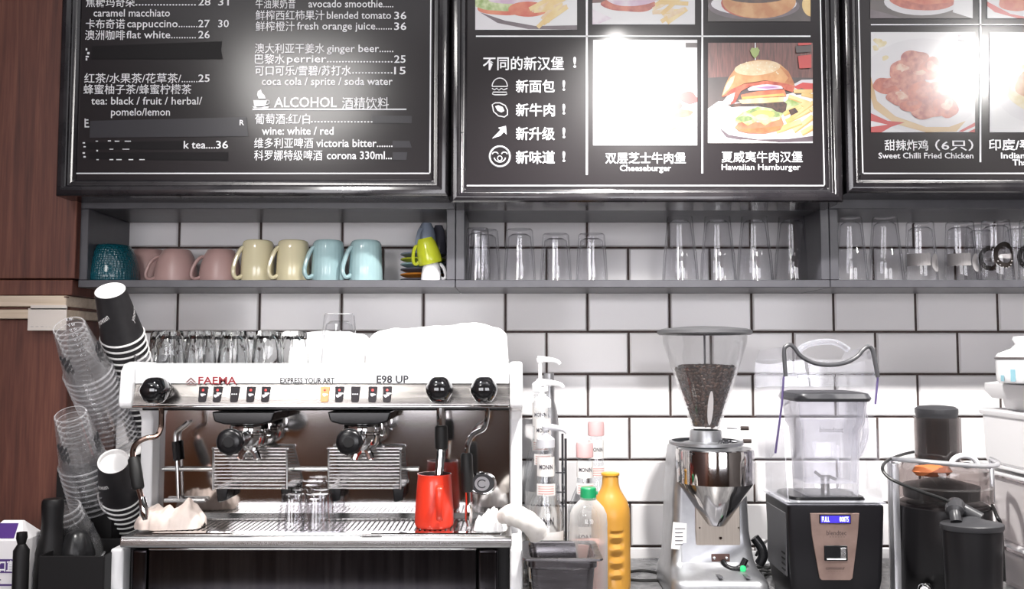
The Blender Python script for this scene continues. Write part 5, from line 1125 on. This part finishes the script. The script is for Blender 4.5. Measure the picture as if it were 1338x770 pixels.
# roasted beans: shown beans are modelled against the hopper's wall and on top of the heap
bean_mats = [mat('bean_a', (.055, .026, .018), .45), mat('bean_b', (.085, .042, .028), .45), mat('bean_c', (.035, .017, .012), .4)]
m = MB(); rnd = random.Random(3); zb_a, zb_b = z0(556), z0(480)
def hr(z): return w_(942)-.003+(w_(976)-w_(942))*(z-zh0-.006)/(zh1-zh0-.006)-.0025
ms = MB()
ms.lathe([(0, zb_a), (hr(zb_a)-.004, zb_a), (hr(zb_b)-.004, zb_b), (hr(zb_b)*.6, zb_b+.003), (0, zb_b+.005)], bean_mats[2], seg=40)
nb = 0
def bean(c, nrm, rr):
    global nb
    q = nrm.to_track_quat('Z', 'Y').to_matrix().to_4x4() @ Matrix.Rotation(rr.uniform(0, 6.3), 4, 'Z')
    ms.lathe([(0, -.0022), (.0034, -.0012), (.0043, .0004), (.0030, .0022), (0, .0027)], bean_mats[rr.choice((0, 0, 1, 1, 2))], loc=c, seg=7, M=q, sx=1.25, sy=.85)
z = zb_a+.003
while z < zb_b:
    r_ = hr(z)-.003; n = int(2*PI*r_/.0085)
    for j in range(n):
        a = 2*PI*(j+rnd.uniform(-.25, .25))/n+(z*900 % 1)
        if math.sin(a) > .35: continue
        zz = z+rnd.uniform(-.0018, .0018); bean(Vector((r_*math.cos(a), r_*math.sin(a), zz)), Vector((math.cos(a), math.sin(a), -.45+rnd.uniform(-.3, .3))), rnd)
    z += .0068
for j in range(130):
    a, r_ = rnd.uniform(0, 6.28), hr(zb_b)*math.sqrt(rnd.random())*.97; bean(Vector((r_*math.cos(a), r_*math.sin(a), zb_b+.004*(1-r_/.08)+rnd.uniform(0, .002))), Vector((rnd.uniform(-.4, .4), rnd.uniform(-.4, .4), 1)), rnd)
ms.bm.transform(Matrix.Translation((cx_, -.02, 0))); o = ms.build('coffee_beans', t, local=True); o['kind'] = 'stuff'
m = MB(); za, zc_ = z0(540), z0(522); f = lambda a, z: Vector((cx_+(hr(z)+.0062)*math.sin(a), -.02-(hr(z)+.0062)*math.cos(a), z))
pts = []
for j in range(24):
    q = 2*PI*j/24; zz = z0(531)+.0355*math.sin(q); pts.append(f(.02+.115*math.cos(q)*(.055/max(hr(zz), .01))*.8, zz))
m.face(pts, mat('clear_sticker', (.52, .49, .49), .3)); m.build('oval_sticker', t, local=True)
# ---------------- blender
bf, bb = .43, .265; xl, xr = X(1030.5, bf, 700), X(1157, bf, 700); xm = (xl+xr)/2; zb_ = Z(660, bf); t = thing('blender', 'black blender with a clear square jar inside a raised clear hood', 'blender', (xm, -(bf+bb)/2, ZC))
m = MB(); loft(m, [ring(xl+.012, xr-.012, -bf+.012, -bb-.01, .012, ZC+.0005), ring(xl+.004, xr-.004, -bf+.004, -bb-.003, .012, ZC+.05), ring(xl, xr, -bf, -bb, .008, zb_-.012), ring(xl, xr, -bf, -bb, .008, zb_-.003), ring(xl+.004, xr-.004, -bf+.004, -bb-.004, .008, zb_)], mat('blender_black', (.007, .0065, .008), .28, spec=.4), True, True); m.build('motor_base', t)
m = MB(); m.box((xl-.0008, -bf+.016, ZC+.055), (xl+.002, -bb-.016, zb_-.018), mat('side_grey', (.14, .14, .15), .35, .6), .0015, 1)
sd = m.build('side_plate', t); m = MB()
for q in range(4): zq_ = Z(724+q*7.2, bf-.03); m.box((xl-.0016, -bf+.022, zq_), (xl-.0006, -bf+.045, zq_+.0035), soft_black)
m.build('vent_slot', sd)
m = MB(); m.box((xl-.003, -bf-.002, zb_), (xr+.003, -bb+.004, zb_+.005), clear_plastic, .001, 1); m.build('splash_plate', t)
m = MB(); loft(m, [ring(X(1033, .40, 650), X(1132, .40, 650), -.41, -.285, .02, zb_+.0052), ring(X(1035, .40, 650), X(1130, .40, 650), -.408, -.287, .02, zb_+.011), ring(X(1045, .40, 650), X(1116, .40, 650), -.398, -.30, .02, zb_+.013)], black_plastic, True, True); m.build('jar_platform', t)
yf_ = bf+.0012; pw = lambda u, v, l=0: (X(u, yf_, v), Z(v, yf_))
brown = noisy('bronze_panel', (.20, .135, .115), (.25, .175, .15), 30, .35, metal=.5)
m = MB(); m.prism([pw(1058.5, 671), pw(1123, 671), pw(1121, 700), pw(1114, 756), pw(1111, 758.5), pw(1074, 758.5), pw(1071, 756), pw(1061, 700)], -yf_, -bf+.002, brown, .0006, 1); fp = m.build('control_panel', t)
m = MB(); a, b = pw(1070.5, 684.5), pw(1111.5, 672.5); m.box((a[0], -yf_-.0012, a[1]), (b[0], -yf_+.0005, b[1]), black_plastic, .0004, 1); a, b = pw(1072, 683.5), pw(1110.5, 674)
m.box((a[0], -yf_-.0016, a[1]), (b[0], -yf_-.0008, b[1]), mat('lcd_blue', (.03, .02, .25), .2, emit=(.06, .04, .55), es=.9))
lcdw = mat('lcd_white', (.6, .65, .9), .2, emit=(.6, .68, 1), es=1.2); write(m, 'FULL', 1074, 1084, 682, 9, yf_+.0022, lcdw, .02); write(m, '00075', 1097, 1109, 682, 9, yf_+.0022, lcdw, .02); m.build('lcd_display', fp, smooth=0)
di = mat('panel_print', (.07, .045, .04), .5); m = MB(); write(m, 'blendtec', 1080, 1106, 699.5, 8.5, yf_+.0004, di, .01); write(m, '= = = = = =', 1084, 1104, 703, 3, yf_+.0004, di); write(m, 'connoisseur', 1079, 1104, 744.5, 6, yf_+.0004, di, .01); write(m, '- - - - - -', 1082, 1102, 748, 4, yf_+.0004, di); m.build('panel_lettering', fp, smooth=0)
m = MB(); a, b = pw(1077, 733), pw(1107, 713); m.box((a[0], -yf_-.002, a[1]), (b[0], -yf_+.0005, b[1]), black_plastic, .001, 1); a, b = pw(1098, 730), pw(1105, 716); m.box((a[0], -yf_-.0026, a[1]), (b[0], -yf_-.0016, b[1]), steel, .0004, 1); a, b = pw(1080, 731.5), pw(1105, 729.8); m.box((a[0], -yf_-.0026, a[1]), (b[0], -yf_-.0016, b[1]), white_plastic, .0003, 1); m.build('power_switch', fp)
# jar
jar_plastic = thin_glass('jar_plastic', (.93, .93, .95), 1, .16, (.86, .86, .9)); hood_plastic = thin_glass('hood_plastic', (.97, .97, .98), 1, .035, (.85, .86, .92))
js = .355; kk = M_PX(js); jx = X(1077, js, 580); jy = -js; jz = lambda v: Z(v, js)
def sq(hw, z, r=.012, off=0): return ring(jx+off-hw, jx+off+hw, jy-hw*.92, jy+hw*.92, r, z)
m = MB(); loft(m, [sq(33*kk, jz(646), .012), sq(34*kk, jz(640)), sq(35*kk, jz(600)), sq(37*kk, jz(560)), sq(41*kk, jz(552)), sq(44*kk, jz(520)), sq(45*kk, jz(515.5)), sq(43.5*kk, jz(515.5)), sq(42*kk, jz(522)), sq(39*kk, jz(553)), sq(35*kk, jz(561)), sq(33*kk, jz(600)), sq(32*kk, jz(628))], jar_plastic, True, True); jb = m.build('jar', t)
m = MB(); loft(m, [sq(47*kk, jz(523), .02), sq(49*kk, jz(519), .02), sq(46*kk, jz(513), .02), sq(38*kk, jz(511), .02)], mat('lid_black', (.045, .045, .05), .4), True, True); m.build('jar_lid', t)
m = MB(); m.tube(spline([(jx+41*kk, jy, jz(535)), (jx+50*kk, jy, jz(537)), (jx+54*kk, jy, jz(548)), (jx+53*kk, jy, jz(572)), (jx+46*kk, jy, jz(590)), (jx+37*kk, jy, jz(600))], 5), .0055, jar_plastic, 12, flat=1.5); m.build('jar_handle', t)
m = MB(); m.tube([(jx, jy, jz(646)), (jx, jy, jz(622))], .009, steel, 14); m.tube([(jx-.022, jy-.004, jz(616)), (jx-.008, jy, jz(623)), (jx+.010, jy, jz(623)), (jx+.024, jy+.004, jz(627))], .0032, steel, 8, flat=.5); m.build('blade', t)
m = MB(); faint = mat('faint_grey_print', (.2, .2, .22), .5); write(m, 'blendtec', 1071, 1102, 565, 9.5, js+41*kk*.92+.002, faint)
for q in range(5): write(m, '- - -', 1082, 1096, 578+q*11, 5, js+36*kk*.92+.002, faint)
m.build('jar_print', jb, smooth=0)
# hood
hx0, hx1 = X(1024, .47, 490), X(1147, .47, 490); hz = lambda v, s: Z(v, s)
sidep = [(-.47, hz(492, .47)), (-.455, hz(528, .455)), (-.405, hz(592, .405)), (-.37, hz(598, .37)), (-.285, hz(596, .285)), (-.262, hz(560, .262)), (-.262, hz(480, .262)), (-.30, hz(458, .30)), (-.46, hz(454, .46))]
lowp = [(-.405, hz(560, .405)), (-.425, zb_+.0055), (-.27, zb_+.0055), (-.27, hz(560, .27))]
for x in (hx0, hx1):
    m = MB(); m.prism(sidep, x-.001, x+.001, hood_plastic, axis='X'); hs_ = m.build('hood_side', t, smooth=0)
for x in (xl+.001, xr-.003):
    m = MB(); m.prism(lowp, x, x+.002, hood_plastic, axis='X'); m.build('shield_side', t, smooth=0)
m = MB(); m.box((hx0+.0012, -.264, zb_+.0055), (hx1-.0012, -.262, hz(470, .262)), hood_plastic); m.build('hood_back', t, smooth=0)
pv = mat('purple_edge', (.22, .17, .38), .25, trans=.3)
for x, n_ in ((hx0, 3), (hx1, 2)): m = MB(); m.tube([(x, y, z) for y, z in sidep[:n_]], .0022, pv, 8); m.build('tinted_edge', t)
m = MB(); gp_ = lambda u, v: P(u, v, .472); m.tube(spline([gp_(1026.5, 492), gp_(1024.5, 460), gp_(1027, 453), gp_(1033, 451), gp_(1039, 456), gp_(1046, 465), gp_(1062, 474), gp_(1083, 477), (gp_(1105, 474)), gp_(1120, 466), gp_(1127, 458), gp_(1134, 453), gp_(1139, 456), gp_(1142, 466), gp_(1147, 493)], 5), .0042, mat('gasket_grey', (.055, .055, .06), .4), 10); m.build('rubber_edge', t)
# curved clear top between the front edge and the back
m = MB(); front = [gp_(1027, 453), gp_(1039, 457), gp_(1062, 474), gp_(1083, 477), gp_(1105, 474), gp_(1122, 464), gp_(1141, 456)]; back = [P(1030+18*q, 470, .27) for q in range(7)]
A = [m.bm.verts.new(p) for p in front]; B = [m.bm.verts.new(p) for p in back]; i = m.idx(hood_plastic)
for q in range(6): f = m.bm.faces.new([A[q], A[q+1], B[q+1], B[q]]); f.material_index = i
m.build('hood_top', t)
m = MB(); m.tube(spline([P(1041, 461, .40), P(1052, 452, .40), P(1072, 447, .40), P(1092, 448, .40), P(1108, 457, .40)], 6), .006, clear_plastic, 12, flat=1.6); m.build('hood_handle', t)
m = MB(); a = P(1052, 492, .30); m.box(a+Vector((-.016, -.004, -.005)), a+Vector((.030, .004, .005)), clear_plastic, .002); m.build('hood_hinge', t)
# ---------------- juicer
s_ = .37; kk = M_PX(s_); c = Vector((X(1231, s_, 650), -s_, ZC)); z0 = lambda v: Z(v, s_)-ZC; w_ = lambda u: (u-1231)*kk
t = thing('juicer', 'black centrifugal juicer with feed tube and clear lid on the right', 'juicer', c); jb_ = mat('juicer_black', (.009, .0085, .0095), .3, spec=.4); jg = mat('juicer_grey', (.035, .035, .038), .35, spec=.4); smoke = thin_glass('smoky_plastic', (.60, .55, .54), .9, .05, (.4, .38, .38))
m = MB(); m.lathe([(0, .002), (w_(1288), .002), (w_(1291), .01), (w_(1289), z0(690)), (w_(1288), z0(660)), (w_(1280), z0(655)), (0, z0(655))], jb_, seg=56); m.build('motor_body', t, local=True)
m = MB(); m.lathe([(w_(1284), z0(656)), (w_(1290), z0(652)), (w_(1291), z0(634)), (w_(1287), z0(632)), (w_(1286), z0(612)), (w_(1278), z0(606)), (w_(1255), z0(602)), (w_(1252), z0(598))], smoke, seg=56); m.build('clear_lid', t, local=True)
m = MB(); m.lathe([(0, z0(650)), (w_(1276), z0(650)), (w_(1277), z0(634)), (w_(1262), z0(630)), (0, z0(622))], jb_, seg=48, loc=(-.002, 0, 0)); m.build('filter_basket', t, local=True)
m = MB(); cx_ = w_(1225); m.lathe([(w_(1254)+0, z0(606)), (w_(1254), z0(601)), (w_(1255.5), z0(545)), (w_(1256.5), z0(541)), (w_(1257), z0(539)), (w_(1257), z0(534)), (w_(1253), z0(531)), (w_(1240), z0(529.5)), (0, z0(529))], jg, loc=(cx_, -.006, 0), seg=44, sx=1, fn=None); m.build('pusher', t, local=True)
m = MB(); m.lathe([(w_(1258), z0(606)), (w_(1258.6), z0(545)), (w_(1257.6), z0(545)), (w_(1257), z0(606))], smoke, loc=(cx_, -.006, 0), seg=44); m.build('feed_tube', t, local=True)
al = mat('bracket_silver', (.55, .55, .57), .3, .7)
m = MB(); R_ = w_(1291)+.008; pts = [(R_*math.cos(R(a)), R_*math.sin(R(a)), z0(600)+.004*math.sin(R(a*2))) for a in range(180, 361, 12)]
m.tube([(-R_, .0, .01), (-R_-.001, 0, z0(690)), (-R_, 0, z0(608))]+pts+[(R_, 0, z0(608)), (R_, 0, z0(656))], .0048, al, 10); m.build('locking_bar', t, local=True)
m = MB(); m.box((-R_-.004, -.014, .004), (-R_+.012, .014, z0(604)), al, .004, 2); m.build('side_arm', t, local=True)
m = MB(); a = [(w_(1242)+.026*math.cos(R(q)), -.060, z0(604)+.020*math.sin(R(q))) for q in range(0, 181, 15)]; m.tube(a, .0055, mat('grip_pale', (.6, .6, .62), .35), 10); m.lathe([(0, .006), (.010, .004), (.011, 0)], black_plastic, loc=(w_(1243), -.066, z0(603)), seg=20, M=Matrix.Rotation(PI/2, 4, 'X'), sx=1, sy=.6); m.build('lid_clip', t, local=True)
m = MB(); m.lathe([(0, -.012), (.028, -.008), (.036, 0), (.03, .010), (0, .014)], mat('carrot_orange', (.45, .13, .04), .5), loc=(w_(1205), -.048, z0(612)), seg=24, sx=1.1, sy=.6); m.build('orange_pulp', t, local=True)
m = MB(); m.lathe([(0, .012), (.008, .012), (.011, .009), (.013, .002), (.013, -.004)], chrome, loc=(w_(1184), -w_(1291)*.80, z0(757)), seg=28, M=Matrix.Rotation(PI/2, 4, 'X') @ Matrix.Rotation(R(-28), 4, 'Y')); m.build('speed_dial', t, local=True)
# pulp container in front right
s2_ = .53; k2 = M_PX(s2_); pc_ = Vector((X(1271, s2_, 720), -s2_, ZC)); t2 = thing('pulp_container', 'dark pulp container with grey spouted lid before the juicer', 'container', pc_); r = 39*k2; zz = lambda v: Z(v, s2_)-ZC
m = MB(); m.lathe([(0, .002), (r*.82, .002), (r*.86, .01), (r*.97, zz(690)), (r*.94, zz(690)), (r*.8, .012), (0, .012)], jb_, seg=44, sy=.72); m.build('container_body', t2, local=True)
m = MB(); m.lathe([(r*.99, zz(692)), (r*1.02, zz(689)), (r*1.02, zz(685)), (r*.97, zz(683.5)), (r*.5, zz(680)), (r*.2, zz(676)), (0, zz(675))], jg, seg=44, sy=.72)
m.tube(spline([(-r*.6, -.01, zz(681)), (-r*.55, .0, zz(671)), (-r*.38, .02, zz(664)), (-r*.1, .03, zz(668)), (r*.4, .01, zz(680))], 5), [.010]*6+[.016]*8+[.012]*7, jg, 16); m.build('container_lid', t2, local=True)
# power cords
cord = mat('black_cord', (.012, .012, .012), .4)
m = MB(); m.tube(spline([P(1203, 589, .26), P(1180, 594, .30), P(1160, 602, .40), P(1153, 612, .47), P(1160, 623, .492), P(1176, 632, .507), P(1205, 643, .515), P(1236, 654, .515), P(1254, 663, .525)], 8), .0032, cord, 8)
solo('power_cord', m, 'black cord looping around the front of the juicer', 'cord', tuple(P(1200, 640, .50)))
m = MB(); m.tube(spline([P(1291, 650, .33), P(1298, 664, .42), P(1303, 676, .46), P(1308, 690, .46), (P(1312, 760, .47))], 6), .0036, cord, 8); solo('power_cord', m, 'black cord hanging between the juicer and the white drawers', 'cord', tuple(P(1303, 690, .46)))
m = MB(); zc_ = ZC+.0036
m.tube(spline([(X(868, .18, 735), -.19, zc_), (X(850, .16, 735), -.155, zc_), (X(832, .14, 735), -.15, zc_), (X(815, .14, 735), -.17, zc_), (X(808, .14, 735), -.21, zc_), (X(826, .14, 735), -.235, zc_), (X(868, .2, 740), -.232, zc_)], 8), .0033, cord, 8); solo('power_cord', m, 'black cord lying on the counter left of the coffee grinder', 'cord', (X(840, .16, 735), -.19, ZC))
m = MB(); m.tube(spline([P(988, 726, .28), P(996, 712, .25), P(1006, 706, .20), P(1024, 705, .17), P(1040, 712, .16)], 8), .0030, cord, 8); solo('power_cord', m, 'black cord from the coffee grinder behind the blender', 'cord', tuple(P(1004, 710, .22)))
m = MB()
for q in range(5): m.tube(spline([(X(990, .14, 735), -.12-.018*q, ZC+.004+.0065*(q % 2)), (X(1006, .14, 735), -.135-.017*q, ZC+.008+.004*(q % 3)), (X(1028, .14, 735), -.12-.02*q, ZC+.004)], 6), .0036, cord, 8)
solo('power_cord', m, 'bundle of black cords on the counter between grinder and blender', 'cord', (X(1005, .2, 735), -.18, ZC))
m = MB(); a = P(996, 745, .10); zt_ = Z(702, .10); m.box((X(989.5, .05, 720), -.062, ZC+.0005), (X(1002, .05, 720), -.03, Z(706, .05)), white_plastic, .003); m.box((X(978, .05, 720), -.075, ZC+.0006), (X(1002, .05, 720), -.0625, ZC+.030), white_plastic, .003)
solo('socket_box', m, 'small white socket box by the tiles right of the grinder', 'socket', (X(992, .05, 720), -.05, ZC))
# ---------------- white drawers and tubs at the right edge
wx = X(1285, .25, 620); wt = mat('white_tub', (.74, .73, .74), .35); wtr = thin_glass('milky_drawer', (.80, .76, .77), .6, .38, (.78, .74, .74))
def zr(v): return Z(v, .25)
t = thing('drawer_tower', 'white plastic drawer tower with milky drawers at the right edge', 'drawers', (wx+.16, -.40, ZC))
lv = [(ZC+.004, zr(706)), (zr(700), zr(620)), ]
m = MB()
for z in (ZC+.002, zr(704), zr(616), zr(607)): m.box((wx-.004, -.66, z), (wx+.32, -.235, z+.007), wt, .002)
for y in (-.655, -.245):
    for x in (wx-.002, wx+.306): m.box((x, y-.004, ZC), (x+.012, y+.012, zr(607)), wt, .002)
m.build('tower_frame', t)
for z0_, z1_ in ((ZC+.012, zr(706)-.003), (zr(702), zr(617.5))):
    m = MB(); e = .004; loft(m, [ring(wx+.018, wx+.29, -.63, -.27, .03, z0_), ring(wx+.008, wx+.300, -.64, -.262, .025, z0_+.012), ring(wx+.005, wx+.302, -.642, -.26, .02, z1_-.004), ring(wx+.005+e, wx+.302-e, -.642+e, -.26-e, .02, z1_-.004), ring(wx+.02, wx+.29, -.625, -.275, .02, z0_+.004)], wtr, True, True); dr = m.build('drawer', t)
    m = MB(); m.box((wx+.11, -.665, z1_-.03), (wx+.20, -.6405, z1_-.014), wt, .004); m.build('drawer_handle', dr)
def tub(name, label, cat, x0, x1, y0, y1, za, zb, lid, over, mm=wt, rad=.02):
    t = thing(name, label, cat, ((x0+x1)/2, (y0+y1)/2, za)); m = MB()
    loft(m, [ring(x0+.008, x1-.008, y0+.008, y1-.008, rad, za), ring(x0+.003, x1-.003, y0+.003, y1-.003, rad, za+.006), ring(x0, x1, y0, y1, rad, zb-lid)], mm, True, True); m.build('tub_body', t)
    m = MB(); loft(m, [ring(x0-over*.6, x1+over*.6, y0-over*.6, y1+over*.6, rad, zb-lid-.004), ring(x0-over, x1+over, y0-over, y1+over, rad, zb-lid*.6), ring(x0-over, x1+over, y0-over, y1+over, rad, zb-.003), ring(x0-over*.4, x1+over*.4, y0-over*.4, y1+over*.4, rad, zb)], mm, True, True); m.build('tub_lid', t); return t
zA0 = zr(607)+.0075; zA1 = zr(533)
tub('storage_tub', 'large white plastic tub standing on the drawer tower', 'tub', X(1280, .25, 570), wx+.31, -.62, -.25, zA0, zA1, .008, .006)
zB0 = zA1+.0005; zB1 = Z(499, .30); bx = X(1304, .30, 510)
tub('flat_tub', 'shallow white tub with overhanging lid on the large white tub', 'tub', bx, bx+.26, -.56, -.30, zB0, zB1, (zB1-zB0)*.52, .024)
js2 = .42; jc = Vector((X(1346, js2, 480), -js2, zB1+.0005)); jh = Z(470, js2)-jc.z; jr = 40*M_PX(js2)
t = thing('sugar_jar', 'white ceramic jar with blue pattern and lid on the white tubs', 'jar', jc)
m = MB(); m.lathe([(0, .001), (jr*.9, .001), (jr*.97, .006), (jr, jh*.4), (jr, jh)], white_enamel, seg=44)
m.build('jar_body', t, local=True); m = MB(); bl = mat('jar_blue', (.25, .45, .52), .3)
for q in range(8):
    a = -1.5+q*.4; curved(m, Vector((0, 0, 0)), jr+.0006, jh*.1, jh*(.35+.25*(q % 2)), a, a+.16, bl, 3)
m.build('blue_pattern', t, local=True); m = MB()
m.lathe([(jr*1.0, jh+.0005), (jr*1.03, jh+.001), (jr*1.03, jh+.004), (jr*.98, jh+.006)], mat('jar_band', (.22, .2, .2), .3, .6), seg=44); m.build('metal_band', t, local=True); m = MB()
m.lathe([(jr*1.0, jh+.0055), (jr*.93, jh+.012), (jr*.55, jh+.022), (jr*.42, jh+.030), (jr*.50, jh+.040), (jr*.46, jh+.046), (0, jh+.047)], white_enamel, seg=44); m.build('jar_lid', t, local=True)
